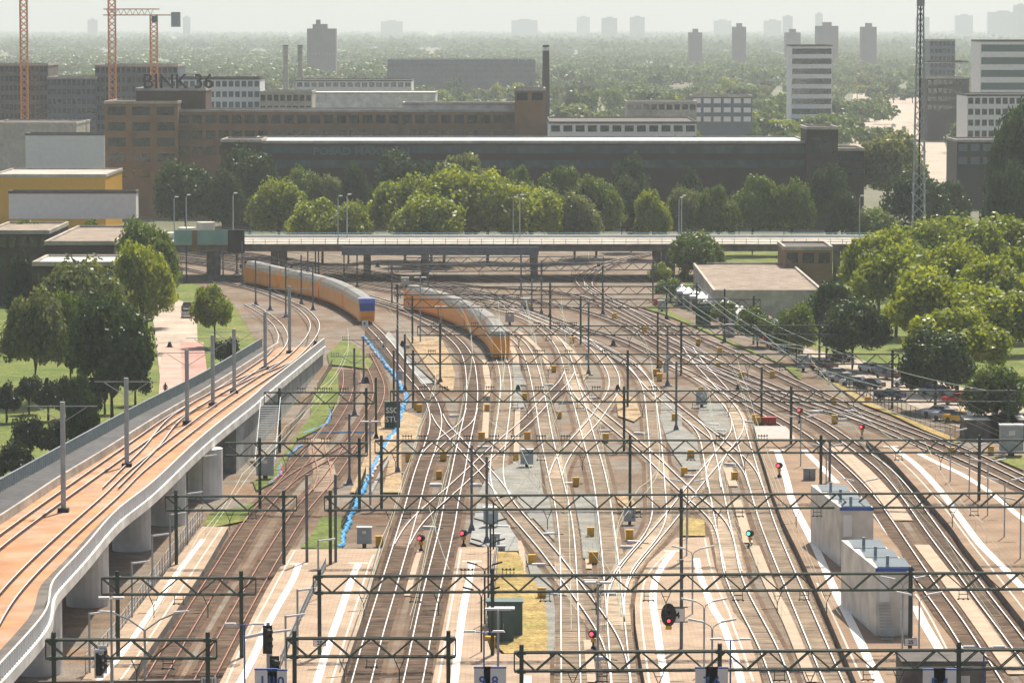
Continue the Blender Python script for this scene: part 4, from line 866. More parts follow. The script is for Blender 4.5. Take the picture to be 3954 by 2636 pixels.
def train(key, y0, cars, label, nose, L=27.0):
    P = resample(TR[key], .5); i0 = min(range(len(P)), key=lambda i: abs(P[i].y - y0)); Q = P[i0:]
    t = thing('passenger_train', label, 'train', Q[0]); n = int(L / .5)
    for c in range(cars):
        S = Q[c * n:(c + 1) * n]; 
        if len(S) < 10: break
        first, last = c == 0, c == cars - 1
        S2 = S[4:] if first else S; S2 = S2[:-4] if last else S2[:-1]; S2 = S2[::4] + [S2[-1]]
        prof = [(1.32, .55), (1.45, 1.0), (1.45, 3.3), (1.28, 4.0), (.8, 4.55), (-.8, 4.55), (-1.28, 4.0), (-1.45, 3.3), (-1.45, 1.0), (-1.32, .55)]
        b = MB().sweep(S2, prof, ms=[0, 0, 1, 2, 2, 2, 1, 0, 0, 3]).build('carriage', [M['orange'], M['tcream'], M['troof'], M['black']], t)
        for s in (-1, 1):
            for z0, z1 in ((1.15, 1.85), (2.55, 3.2)):
                A = offset(S2[1:-1], s * 1.465)
                if nose == 'black': m = MB().ribbon([p + Vector((0, 0, z0 - .12)) for p in A], [p + Vector((0, 0, z1 - .1)) for p in A]); m.build('dark_band', M['tdark'], b)
                W = resample(offset(S2[1:-1], s * 1.48), 1.7); m = MB()
                for p, q in zip(W[1:-2], W[2:-1]):
                    d = (q - p) * .7; m.quad(p + Vector((0, 0, z0)), p + d + Vector((0, 0, z0)), p + d + Vector((0, 0, z1)), p + Vector((0, 0, z1)))
                m.build('window_band', M['glassd'], b)
            for k in (3, -4):
                p = S2[k]; nn = normals(S2)[k] * (s * 1.49); d = (S2[k + 1] - p).normalized() * .75
                MB().quad(p + nn - d + Vector((0, 0, .8)), p + nn + d + Vector((0, 0, .8)), p + nn + d + Vector((0, 0, 2.75)), p + nn - d + Vector((0, 0, 2.75))).build('door', M['tdark'], b)
        for s in S2[2], S2[-3]: MB().cbox(s, 1.9, 2.6, .1, .8).build('bogie', M['black'], b)
        for k in (4, 7): q = S2[k]; MB().cbox(q, 1.2, 2.0, 4.55, 4.72).build('roof_unit', M['troof'], b)
    for S, nm in ((Q[4::-1], 1), (Q[cars * n - 5:cars * n], -1)):
        if len(S) < 4: continue
        rings = []; mb = MB(); d = (S[-1] - S[0]).normalized(); r = Vector((d.y, -d.x, 0)); base = S[0]
        ks = [(0, 1, 4.55), (.7, .98, 4.35), (1.3, .93, 3.6), (1.75, .88, 2.3), (1.9, .84, 1.4), (1.7, .8, .5)]
        for dd, w, z in ks:
            rings.append([base + d * dd - r * 1.45 * w + Vector((0, 0, z)), base + d * dd + r * 1.45 * w + Vector((0, 0, z))])
        hi = 1 if nose == 'blue' else 0
        for i, (A, B) in enumerate(zip(rings, rings[1:])): mb.quad(A[0], B[0], B[1], A[1], 1 if i < 2 + hi else 0)
        for e in (0, 1): mb.poly([k[e] for k in rings] + [base + (r * 1.45 if e else -r * 1.45) + Vector((0, 0, .5))], 0)
        cb = mb.build('cab_front', [M['orange'], M['tblue' if hi else 'troof']], t)
        def fq(a, b, w, m, nme, off=.04):
            (d1, _, z1), (d2, _, z2) = a, b
            MB().quad(*[base + d * (dd + off) + r * s * w + Vector((0, 0, z + off)) for dd, z, s in ((d1, z1, -1), (d2, z2, -1), (d2, z2, 1), (d1, z1, 1))]).build(nme, m, cb)
        fq((.95, 0, 4.0), (1.66, 0, 2.62), 1.08, M['glassd'], 'windscreen', .06); fq((1.88, 0, 1.45), (1.8, 0, .85), .75, M['black'], 'coupler_opening')
        for s in (-1, 1): c = base + d * 1.84 + r * s * .8 + Vector((0, 0, 1.85)); MB().ball(c, .13, n=8).build('headlight', M['red'], cb)
safe(lambda: train('c', dz(1253), 4, 'long yellow double-deck train with blue cab standing at left', 'blue'))
safe(lambda: train('k', dz(1392), 4, 'yellow double-deck train with dark bands and rounded black windscreen', 'black', 26.5))
# ---------------------------------------------------------------- viaduct
def zt(y): return float(np.interp(y, [200, 290, 370, 440, 500, 560, 620, 680, 720], [7.6, 7.2, 6.4, 6.2, 4.8, 3.0, 1.3, .25, .05]))
def gz(s, dzz=0):
    o = []
    for X, Y in pts(s):
        z = 4.0
        for _ in range(25): z = .5 * z + .5 * zt(G(X, Y, z).y)
        p = G(X, Y, z); p.z += dzz; o.append(p)
    return o
def viaduct():
    E = smooth(gz('D1 -150,1450 0,1290 250,1010 335,880 350,720 420,640 600,440 800,205 1050,5 C1 1400,930 1745,650 1820,580 2040,400 2230,245'), 3, 2)
    Lf = smooth(gz('D1 -700,500 C1 -300,1420 0,1245 420,1010 900,745 1130,625 1290,545 1480,440 1800,245'), 3, 4); n = len(E); Lf = resample(Lf, sum((b - a).length for a, b in zip(Lf, Lf[1:])) / (n - 1))[:n]; n = len(Lf); E = resample(E, sum((b - a).length for a, b in zip(E, E[1:])) / (n - 1))[:n]; Lf = Lf[:len(E)]
    up = lambda P, z: [p + Vector((0, 0, z)) for p in P]
    t = thing('tram_viaduct', 'curving white concrete tram viaduct with rust-stained deck, left', 'viaduct', E[n // 2])
    MB().ribbon(up(Lf, -.06), up(E, -.06)).build('deck', M['rusty'], t)
    MB().sweep(E, [(.3, .1), (-.1, .1), (-.1, -.5), (-.9, -1.15), (-.6, -1.2), (.3, -.75)]).build('edge_beam', M['whitec'], t)
    I = [l.lerp(e, .28) for l, e in zip(Lf, E)]; MB().ribbon(up(Lf, -.02), up(I, -.02)).build('walkway', M['asph'], t); MB().sweep(I, [(.12, -.05), (.12, .75), (-.12, .75), (-.12, -.05)]).build('inner_wall', M['conc'], t)
    MB().ribbon(up([l.lerp(e, .88) for l, e in zip(Lf, E)], -.03), up([l.lerp(e, .985) for l, e in zip(Lf, E)], -.03)).build('service_strip', M['concd'], t)
    for Z, nm, c in ((E, 'white_railing', 'white'), (Lf, 'glass_railing', 'lgrey')):
        m = MB(); m.tube(up(Z, 1.25), .07, 5); m.build('railing', M[c], t); m = MB()
        for p in resample(Z, 1.1): m.bar(p, p + Vector((0, 0, 1.2)), .22, .09)
        m.build('railing_posts', M[c], t)
    for s in ('D1 977,400', 'D1 680,785', 'D1 350,1258', 'C1 1225,1480', 'C1 1480,1300'):
        p = G(*p1(s)); p = p + Vector((-1.2, 2, 0)); h = zt(p.y) - .9; o = MB().tube([(p.x, p.y, -.1), (p.x, p.y, h)], 1.9, 20).build('pier', M['whitec'], t); MB().tube([(p.x, p.y, -.1), (p.x, p.y, 2.3)], 1.97, 12).build('corrugated_skirt', M['cream'], o)
    W = [p for p in E if p.y > 428]; m = MB(); m.ribbon([Vector((p.x - .12, p.y, -.1)) for p in W], up([Vector((p.x - .12, p.y, p.z)) for p in W], -.6)); e = W[0]; m.quad((e.x, e.y, -.1), (e.x - 13, e.y + 2, -.1), (e.x - 13, e.y + 2, e.z - .5), (e.x, e.y, e.z - .5)); m.build('retaining_wall', M['pathg'], t)
    for key, s, lab in (('TR', 'D1 -200,1170 0,785 225,525 460,300 560,210 795,0 C1 925,1125 1265,855 1530,655 1775,490 2005,335 2140,190 2165,90 2100,10 F3 830,392 720,345 620,305 480,270 300,238', 'right-hand tram track on the viaduct'), ('TL', 'D1 -300,590 0,340 190,200 300,118 C1 710,1085 965,905 1190,745 1400,625 1530,550 1750,405 1900,290 1950,190 1910,100 F3 720,530 670,480 600,430 520,385', 'left-hand tram track on the viaduct'),
                        ('TX', 'C1 760,1230 930,1060 1060,930 1130,830 1230,730 1400,625', 'tram crossover near the third viaduct mast'), ('TY', 'C1 1530,550 1700,470 1830,420 1960,365', 'tram crossover on the curve end of the viaduct')):
        track(key, gz(s, .02), lab, 'sld', ('steel', 'rust'), False, zf=1, it=8, name='tram_track', cat='tram track', sleepers=False, z0=.02)
    for i, s in enumerate(('C1 437,1380 437,625', 'C1 873,1070 873,460', 'C1 1288,775 1288,265', 'C1 1465,650 1465,165', 'C1 1612,565 1612,125', 'C1 1825,400 1825,5', 'C1 1993,290 1993,-170')):
        (X, Y), (_, T) = pts(s); p = gz('S %f,%f' % (X, Y))[0]; h = at(X, T, p.y).z; q = thing('tram_mast', ORD[i] + ' light grey tram mast standing on the viaduct', 'mast', p, group='tram masts on the viaduct')
        MB().cyl(p, .24, p.z, h, 10).build('pole', M['lgrey'], q); MB().cbox(p, 1, .9, p.z - .05, p.z + .35).build('foot', M['black'], q); m = MB()
        for s2 in (-1, 1): m.bar((p.x, p.y, h - .4), (p.x + s2 * 3.2, p.y, h - .4), .07); m.bar((p.x, p.y, h - 1.9), (p.x + s2 * 2.2, p.y, h - .5), .06)
        m.build('wire_arms', M['lgrey'], q)
safe(viaduct)
def stairs():
    b = G(*p1('F2 165,680')); t = thing('metal_stairs', 'grey steel stairs climbing to the viaduct end', 'stairs', b); z1 = zt(445)
    for i in range(26): MB().box(b.x - 1.1, b.x + 1.1, b.y + i * .42, b.y + i * .42 + .35, (i + 1) * z1 / 26 - .06, (i + 1) * z1 / 26).build('step', M['lgrey'], t)
    for s in (-1.15, 1.15): MB().bar((b.x + s, b.y, .9), (b.x + s, b.y + 11, z1 + 1), .08).build('handrail', M['lgrey'], t)
safe(stairs)
# ---------------------------------------------------------------- overpass
def overpass():
    x0, x1 = at(560, 960, 755).x, at(3420, 960, 755).x; t = thing('road_overpass', 'long road bridge with pale railings crossing all tracks', 'bridge', (0, 755, 0))
    MB().box(x0, x1, 755, 778, 5.9, 7.2).build('girder', M['concd'], t); MB().box(x0 - .1, x1 + .1, 754.6, 778.4, 7.2, 7.4).build('road_deck', M['conc'], t); a, b = at(1930, 980, 754).x, at(2080, 980, 754).x
    MB().box(at(1320, 980, 754).x, b, 753.4, 754.6, 5.2, 6.9).build('grey_side_girder', M['grey'], t); tq = mat('turquoise_rail', (.22, .42, .40), .5, .1, 1)
    for y in (754.8, 778):
        m = MB()
        for z in (7.8, 8.3): m.bar((x0, y, z), (x1, y, z), .1)
        for k in range(int((x1 - x0) / 2.4)): m.bar((x0 + k * 2.4, y, 7.3), (x0 + k * 2.4, y, 8.4), .1)
        m.build('railing', tq, t)
    MB().box(x0, x1, 776.9, 777.4, 7.4, 8.0).build('guard_rail', M['white'], t)
    p0, p2 = at(673, 900, 754).x, at(880, 900, 754).x; MB().box(p0, p2, 754, 754.2, 7.3, 10.2).build('glass_screen', mat('screen_glass', (.22, .38, .33), .2, .1, .3), t); MB().box(p2, p2 + 3.3, 753.9, 754.3, 5.6, 10.2).build('dark_panel', M['black'], t); MB().box(at(740, 900, 753).x, at(760, 900, 753).x, 753.7, 753.95, 5.8, 10.2).build('wooden_panel', M['tan'], t)
    for X in (812, 838, 1060, 1095, 1418, 1640, 2062, 2538, 2568, 2592, 3230): 
        for y in (757, 775): MB().cyl((at(X, 1050, y).x, y), .75, -.1, 5.9, 12).build('pier', M['concd'], t)
    for i, (X, T) in enumerate(((672, 760), (719, 752), (1305, 756), (1340, 750), (1982, 760), (2007, 752), (2622, 762), (2632, 755), (3320, 756), (900, 745))):
        y = 756 if i % 2 == 0 else 776; q = at(X, T, y); s = thing('street_lamp', ['leftmost', 'second', 'third', 'fourth', 'fifth', 'sixth', 'seventh', 'eighth', 'ninth', 'last'][i] + ' tall street lamp on the road overpass', 'street lamp', (q.x, y, 7.4), group='street lamps on the overpass'); MB().tube([(q.x, y, 7.4), (q.x, y, q.z - .5), (q.x + .3, y, q.z)], .11, 8).build('pole', M['lgrey'], s); MB().ball((q.x + .5, y, q.z), .45, .2, .14, 8).build('lamp_head', M['white'], s)
safe(overpass)
# ---------------------------------------------------------------- cars
def car(col, lab):
    t = thing('parked_car', lab, 'car'); m = MB().sweep([Vector((0, -2.1, 0)), Vector((0, -1.9, 0)), Vector((0, 1.9, 0)), Vector((0, 2.1, 0))], [(.86, .3), (.88, .75), (.8, .95), (-.8, .95), (-.88, .75), (-.86, .3)]); m.build('body', col, t, True)
    MB().hexa([(-.78, -1.6, .94), (.78, -1.6, .94), (.78, 1.15, .94), (-.78, 1.15, .94), (-.62, -1.1, 1.42), (.62, -1.1, 1.42), (.62, .45, 1.42), (-.62, .45, 1.42)]).build('windows', M['glassd'], t, True); MB().box(-.6, .6, -1.05, .4, 1.42, 1.47).build('roof', col, t, True)
    for x in (-.8, .8):
        for y in (-1.3, 1.3): MB().tube([(x - .1, y, .32), (x + .1, y, .32)], .32, 12).build('wheel', M['rubber'], t, True)
        MB().box(x * .75 - .15, x * .75 + .15, -2.13, -2.09, .6, .75).build('tail_light', M['red'], t, True)
    return t
CC = dict(white=(.7, .7, .7), silver=(.4, .42, .44), black=(.012, .013, .015), blue=(.02, .045, .12), red=(.42, .015, .02), yellow=(.75, .42, .01), grey=(.13, .14, .15))
def cars():
    PR = {k: Proto(car(mat(k + '_car_paint', c, .3, .03, 1, coat=.6), 'x')) for k, c in CC.items()}
    for k, s, r, lab in [('silver', 'F8 275,835', 0, 'silver car nearest on the left street'), ('black', 'F8 275,778', 0, 'dark car parked behind the silver one on the left street'), ('grey', 'C1 1020,60', 0, 'grey car beside the street tree trunk'), ('white', 'C1 975,100', 0, 'white car nearest the plaza, by the trunk'), ('silver', 'B1 1045,1045', 0, 'silver car farthest up the left street'),
        ('white', 'C3 1050,460', 1.0, 'white car in the left row, after the red car'), ('silver', 'C3 1110,495', 1.0, 'silver car second from the dark end of the left row'), ('white', 'C3 1190,520', 1.0, 'white car beside the dark hatchback in the left row'), ('black', 'C3 1290,535', 1.0, 'black hatchback ending the left car park row'), ('red', 'C3 970,405', 1.0, 'bright red car at the far fence'), ('silver', 'C3 1100,345', 1.2, 'silver car in the shade of the trees'), ('white', 'C3 1290,420', .4, 'white car parked nose-on under the trees'), ('grey', 'C3 1380,440', .4, 'grey van-like car right of the nose-on white one'), ('black', 'C3 1410,465', .4, 'dark car between two masts'), ('white', 'C3 1550,520', 1.2, 'white car first of right row'), ('blue', 'C3 1650,545', 1.2, 'dark blue car beside the first white one'), ('silver', 'C3 1740,580', 1.2, 'silver estate before the dark red car'), ('red', 'C3 1895,640', 1.4, 'dark red car in the right row'), ('blue', 'C3 1430,605', 1.2, 'blue car alone by the fence behind a mast'), ('white', 'C3 1760,725', 1.0, 'white estate at start of the four-car row'), ('silver', 'C3 1830,750', 1.0, 'silver car beside the yellow car'), ('yellow', 'C3 1910,765', 1.0, 'yellow car'+' beside the rusty containers'), ('black', 'C3 2240,755', 1.5, 'black car alone at right edge of car park'), ('blue', 'C3 635,255', .1, 'dark blue car outside the rail fence')]:
        PR[k].put(G(*p1(s), .12), r, lab)
    o = PR['black'].put((at(2650, 930, 766).x, 766, 7.42), 1.57, 'black car driving over the overpass')
    for i in range(60):
        Y = random.uniform(330, 560); d = dz(Y); x = at(random.choice((3330, 3350, 3450, 3490, 3560, 3590)), Y, d).x; PR[random.choice(('white', 'silver', 'grey', 'black'))].put((x, d, .1), random.choice((0, 3.14)), 'small distant car on the wide boulevard at right', 'cars on the boulevard')
safe(cars)
# ---------------------------------------------------------------- ground sheets off the yard
lay('park_grass', [(-130, 300), (-47, 400), (-33, 520), (-48, 700), (-60, 750), (-150, 800), (-200, 700)], M['grass'], -.06)
patch('street', 'F8 0,650 200,690 330,730 360,896 F3 190,620 240,800 U 470,870 372,905 350,720', 'road', .04); patch('pink_path', 'C1 1240,220 1400,215 1425,420 1255,500', 'redpath', .06); patch('plaza', 'C1 1115,225 1240,220 1255,500 1180,600 1090,600', 'pink', .05)
lay('car_park', gp('C3 700,230 1100,310 1500,400 2352,650 2352,850 1900,800 1400,640 1000,480'), M['road'], .03); lay('boulevard', gp('U 1960,420 2200,420 2170,330 2120,215 1960,215 1950,300'), M['road'], .06); lay('far_field', gp('U 650,142 880,140 870,124 640,126'), M['grass'], .1)
lay('right_verge', [(34, 640), (66, 520), (150, 500), (160, 900), (34, 900)], M['grass'], -.05)
# ---------------------------------------------------------------- buildings
def bld(name, label, x0, x1, yt, d, dep, wall, z0=0, win=None, roof='roofd', fl=None, cat='building', wm='glassd', band=False):
    """front face spans photo pixels U x0..x1, roof line U yt at distance d; win=(cols,rows)"""
    s = 3954 / 2352; a, b = at(x0 * s, yt * s, d), at(x1 * s, yt * s, d); h = a.z; t = thing(name, label, cat, (a.x, d, 0))
    MB().box(a.x, b.x, d, d + dep, z0 - .1, h).build('walls', M[wall], t); MB().box(a.x + .3, b.x - .3, d + .3, d + dep - .3, h, h + .12).build('roof', M[roof], t)
    m = MB()
    for e in ((a.x - .15, b.x + .15, d - .15, d + .3), (a.x - .15, b.x + .15, d + dep - .3, d + dep + .15), (a.x - .15, a.x + .3, d + .3, d + dep - .3), (b.x - .3, b.x + .15, d + .3, d + dep - .3)): m.box(*e, h - .2, h + .5)
    m.build('parapet', M[roof if wall == 'white' else 'conc'], t)
    if win:
        c, r = win; fh = fl or 3.6; w = (b.x - a.x) / c
        for j in range(r):
            zb = h - (j + 1) * fh + .9
            if zb < .3: break
            for i in range(c):
                q = a.x + i * w; k = .02 if band else .14
                f = MB().box(q + w * k, q + w * (1 - k), d - .06, d - .005, zb, zb + fh * .55).build('window', M[wm], t)
                if c * r < 60: MB().box(q + w * .48, q + w * .52, d - .1, d - .061, zb, zb + fh * .55).build('mullion', M['white'], f)
    return t, a, b, h
M['bluegrey'] = mat('blue_grey_panel', (.10, .13, .155), .6, .1, .3); M['whiteb'] = M['white']
def town():
    t, a, b, h = bld('office_block', 'tall tan brick office tower with corner windows, left', 240, 408, 237, 1000, 30, 'tan', win=(3, 5), fl=4.1)
    t2, a2, b2, h2 = bld('roof_tower', 'brown brick roof tower carrying the BINK 36 letters', 312, 472, 207, 1012, 20, 'brick'); lettering('BINK 36', 5.4, ((a2.x + b2.x) / 2 + 2, 1012, h2 + .5), 0, M['black'], t2, depth=.25, bold=.06)
    bld('factory_wing', 'long tan brick factory wing with a band of studio windows', 408, 1190, 256, 1004, 22, 'tan', win=(26, 3), fl=4.1); bld('stair_tower', 'tan brick stair tower at the right end of the long wing', 1182, 1252, 207, 1000, 18, 'tan', win=(2, 1))
    bld('vaulted_hall', 'pale ribbed roof hall on top of the long wing', 925, 1182, 240, 1010, 14, 'cream', z0=22, roof='cream')
    t, a, b, h = bld('long_factory', 'very long dark brick factory with white-framed window band', 570, 1855, 328, 950, 40, 'brickd', win=(48, 2), fl=3.6, wm='glassb', band=True, roof='lgrey'); lettering('POSAD MAXWAN', 2.6, (at(1395, 345 * 1.681, 949.7).x, 949.7, h - 3.0), 0, M['teal'], t, bold=.06, sx=1.15)
    bld('brick_tower', 'dark brick tower at the right end of the long factory', 1853, 1925, 296, 945, 20, 'brickd', win=(1, 2), fl=7); bld('dark_stairhouse', 'dark brick stair block at left end of the long factory', 508, 600, 325, 948, 20, 'brickd'); bld('low_wing', 'white-banded low wing right of the brick tower', 1925, 1985, 345, 955, 20, 'brickd', win=(5, 2), band=True)
    bld('construction_block', 'unfinished concrete apartment block at far left edge', -30, 110, 150, 1300, 30, 'concd', win=(14, 7), fl=3.2); bld('construction_block', 'lower unfinished apartment block beside the blue netting', 108, 220, 180, 1290, 30, 'bluegrey', win=(10, 6), fl=3.2); bld('construction_block', 'highest unfinished apartment block under the two cranes', 218, 408, 152, 1295, 30, 'bluegrey', win=(16, 8), fl=3.2)
    bld('office_building', 'white and blue-grey office with red panels', 390, 597, 182, 1250, 25, 'white', win=(14, 5), fl=3.4, wm='bluegrey'); bld('small_office', 'grey-tan small office right of the red-panelled one', 597, 716, 213, 1240, 25, 'conc', win=(8, 3))
    bld('long_flats', 'long low far apartment block behind the tree belt', 890, 1230, 137, 2600, 30, 'concd', win=(30, 4), fl=4, wm='bluegrey'); bld('white_hall', 'white flat hall left of the pink hoarding roofs', 680, 945, 186, 1700, 40, 'white', win=(16, 1)); bld('storage_hall', 'pale roofed storage hall behind the long wing', 590, 1000, 215, 1500, 40, 'cream', roof='cream')
    bld('round_office', 'white office tower with dark horizontal window bands', 1818, 1912, 106, 1750, 30, 'white', win=(1, 9), fl=4.6, band=True); bld('red_office', 'dark red brick office with white top storey', 2130, 2226, 180, 1650, 30, 'red' if 0 else 'brickd', win=(8, 4)); bld('white_top', 'white top storey of the dark red office', 2132, 2224, 143, 1655, 24, 'white', z0=34); bld('lattice_office', 'glass office behind the dark red brick one', 2136, 2194, 93, 1900, 25, 'bluegrey', win=(6, 6)); bld('striped_office', 'green-glass office with white bands at right edge', 2252, 2370, 95, 1500, 30, 'white', win=(1, 7), fl=5, band=True, wm='teal')
    bld('white_offices', 'white and grey office block at right edge', 2222, 2380, 220, 1250, 30, 'white', win=(10, 4)); bld('navy_block', 'dark navy box building right of the boulevard', 2198, 2310, 325, 1050, 25, 'black', win=(4, 2), wm='bluegrey'); bld('shop_block', 'white shop block with blue end wall', 1590, 1728, 222, 1500, 25, 'bluegrey', win=(6, 3), wm='white'); bld('white_workshop', 'low white workshop roofs behind the long factory', 1262, 1600, 283, 1200, 60, 'white', win=(12, 1)); bld('grey_workshop', 'low grey workshop with blue windows', 1440, 1600, 236, 1450, 30, 'conc', win=(9, 1))
    bld('depot_hall', 'white hall of the rail depot at left', 58, 240, 310, 1150, 12, 'white'); bld('striped_hall', 'flat hall with yellow striped dark wall', -20, 242, 405, 930, 40, 'yellow', roof='conc'); bld('factory_shed', 'sawtooth factory shed at the far left', -20, 175, 285, 1220, 40, 'conc')
    tq, a, b, h = bld('graffiti_bridge', 'tram bridge covered with white and blue graffiti', 20, 312, 443, 900, 6, 'white', z0=5, cat='bridge')
    bld('flats', 'brown brick flats with gravel roof behind the left trees', -30, 112, 535, 690, 30, 'brickd', win=(6, 2), roof='roofg'); bld('flats_wing', 'flats wing with chimneys on its gravel roof', 104, 262, 560, 650, 50, 'brickd', roof='roofg'); bld('solar_flats', 'lower dark flats with solar panels on white roof', 76, 258, 608, 590, 18, 'brickd', roof='white', win=(5, 1))
    bld('brick_house', 'plain brown brick cube with white roof domes', 1802, 1912, 572, 720, 18, 'tan', win=(3, 1)); bld('sawtooth_school', 'flat grey-roofed building with coloured bay fronts', 1640, 1890, 672, 655, 75, 'conc', roof='roofg')
    for i in range(17):
        p = at((1567 + i * 15.5) * 1.681, (655 + i * 5.6) * 1.681, 690 - i * 6.2); q = thing('bay_front', ['grey', 'white', 'white', 'blue', 'blue', 'red'][i // 3] + ' pointed bay number %d of the row facing the tracks' % (i + 1), 'bay window', (p.x, p.y, 0), group='coloured bays of the sawtooth building'); c = M[['lgrey', 'white', 'white', 'white', 'blue', 'lblue'][i // 3] if i != 13 else 'red']
        MB().box(p.x - 1, p.x + 1, p.y - 1, p.y + 3, 0, p.z - 1).build('bay', c, q); MB().box(p.x - .7, p.x + .7, p.y - 1.06, p.y - 1.005, p.z - 5, p.z - 1.6).build('window', M['glassd'], q); MB().hexa([(p.x - 1.1, p.y - 1.1, p.z - 1), (p.x + 1.1, p.y - 1.1, p.z - 1), (p.x + 1.1, p.y + 3, p.z - 1), (p.x - 1.1, p.y + 3, p.z - 1), (p.x - .1, p.y + .8, p.z), (p.x + .1, p.y + .8, p.z), (p.x + .1, p.y + 3, p.z), (p.x - .1, p.y + 3, p.z)]).build('roof', c, q)
    sm = mat('far_tower', (.16, .13, .13), .8, .1, .1)
    for i, (x, w, yt, d) in enumerate([(1598, 30, 75, 4200), (1699, 30, 62, 4200), (1822, 34, 75, 4300), (1901, 50, 60, 4100), (1997, 34, 62, 4100), (738, 66, 66, 3400), (730, 24, 56, 3410), (1400, 36, 42, 11000), (1464, 34, 40, 11000), (1205, 60, 47, 12000), (2305, 70, 28, 11000), (2345, 30, 12, 10500), (1810, 22, 38, 11000), (1882, 16, 32, 11000), (428, 16, 40, 11000), (212, 22, 46, 11500), (1775, 40, 48, 11500), (2120, 30, 40, 11000), (2215, 40, 36, 11500), (1660, 40, 48, 12000), (900, 50, 50, 12000), (1340, 30, 40, 12500)]):
        a, b = at((x - w / 2) * 1.681, yt * 1.681, d), at((x + w / 2) * 1.681, yt * 1.681, d); o = thing('far_tower', 'distant block number %d of the hazy skyline listed from brick towers to city' % (i + 1), 'building', (a.x, d, 0), group='towers on the hazy skyline'); MB().box(a.x, b.x, d, d + 25, -.1, a.z).build('walls', sm, o); MB().box(a.x + (b.x - a.x) * .3, b.x - (b.x - a.x) * .3, d + 3, d + 15, a.z, a.z + 4).build('roof_house', sm, o)
    p = at(1254 * 1.681, 104 * 1.681, 1500); o = thing('chimney', 'tall dark brick factory chimney with pale band', 'chimney', (p.x, 1500, 0)); MB().cyl(p, 1.7, -.1, p.z, 14, r2=1.35).build('shaft', M['brickd'], o); MB().cyl(p, 1.5, p.z - 2.2, p.z - .8, 14).build('band', M['white'], o)
    for X, l in ((656, 'left'), (689, 'right')): p = at(X * 1.681, 104 * 1.681, 2000); o = thing('chimney', l + ' one of two pale square chimneys', 'chimney', (p.x, 2000, 0)); MB().box(p.x - 1.3, p.x + 1.3, 2000, 2002.6, -.1, p.z).build('shaft', M['conc'], o); MB().box(p.x - 1.45, p.x + 1.45, 1999.8, 2002.8, p.z - .6, p.z).build('cap', M['concd'], o)
safe(town)
def lattice(m, p, h, w0, w1, n, r):
    c = lambda k: [(p.x + sx_ * (w0 + (w1 - w0) * k) / 2, p.y + sy * (w0 + (w1 - w0) * k) / 2, p.z + h * k) for sx_, sy in ((-1, -1), (1, -1), (1, 1), (-1, 1))]
    for i in range(n):
        A, B = c(i / n), c((i + 1) / n)
        for j in range(4): m.bar(A[j], B[j], r); m.bar(A[j], B[(j + 1) % 4], r * .6); m.bar(A[(j + 1) % 4], B[j], r * .6)
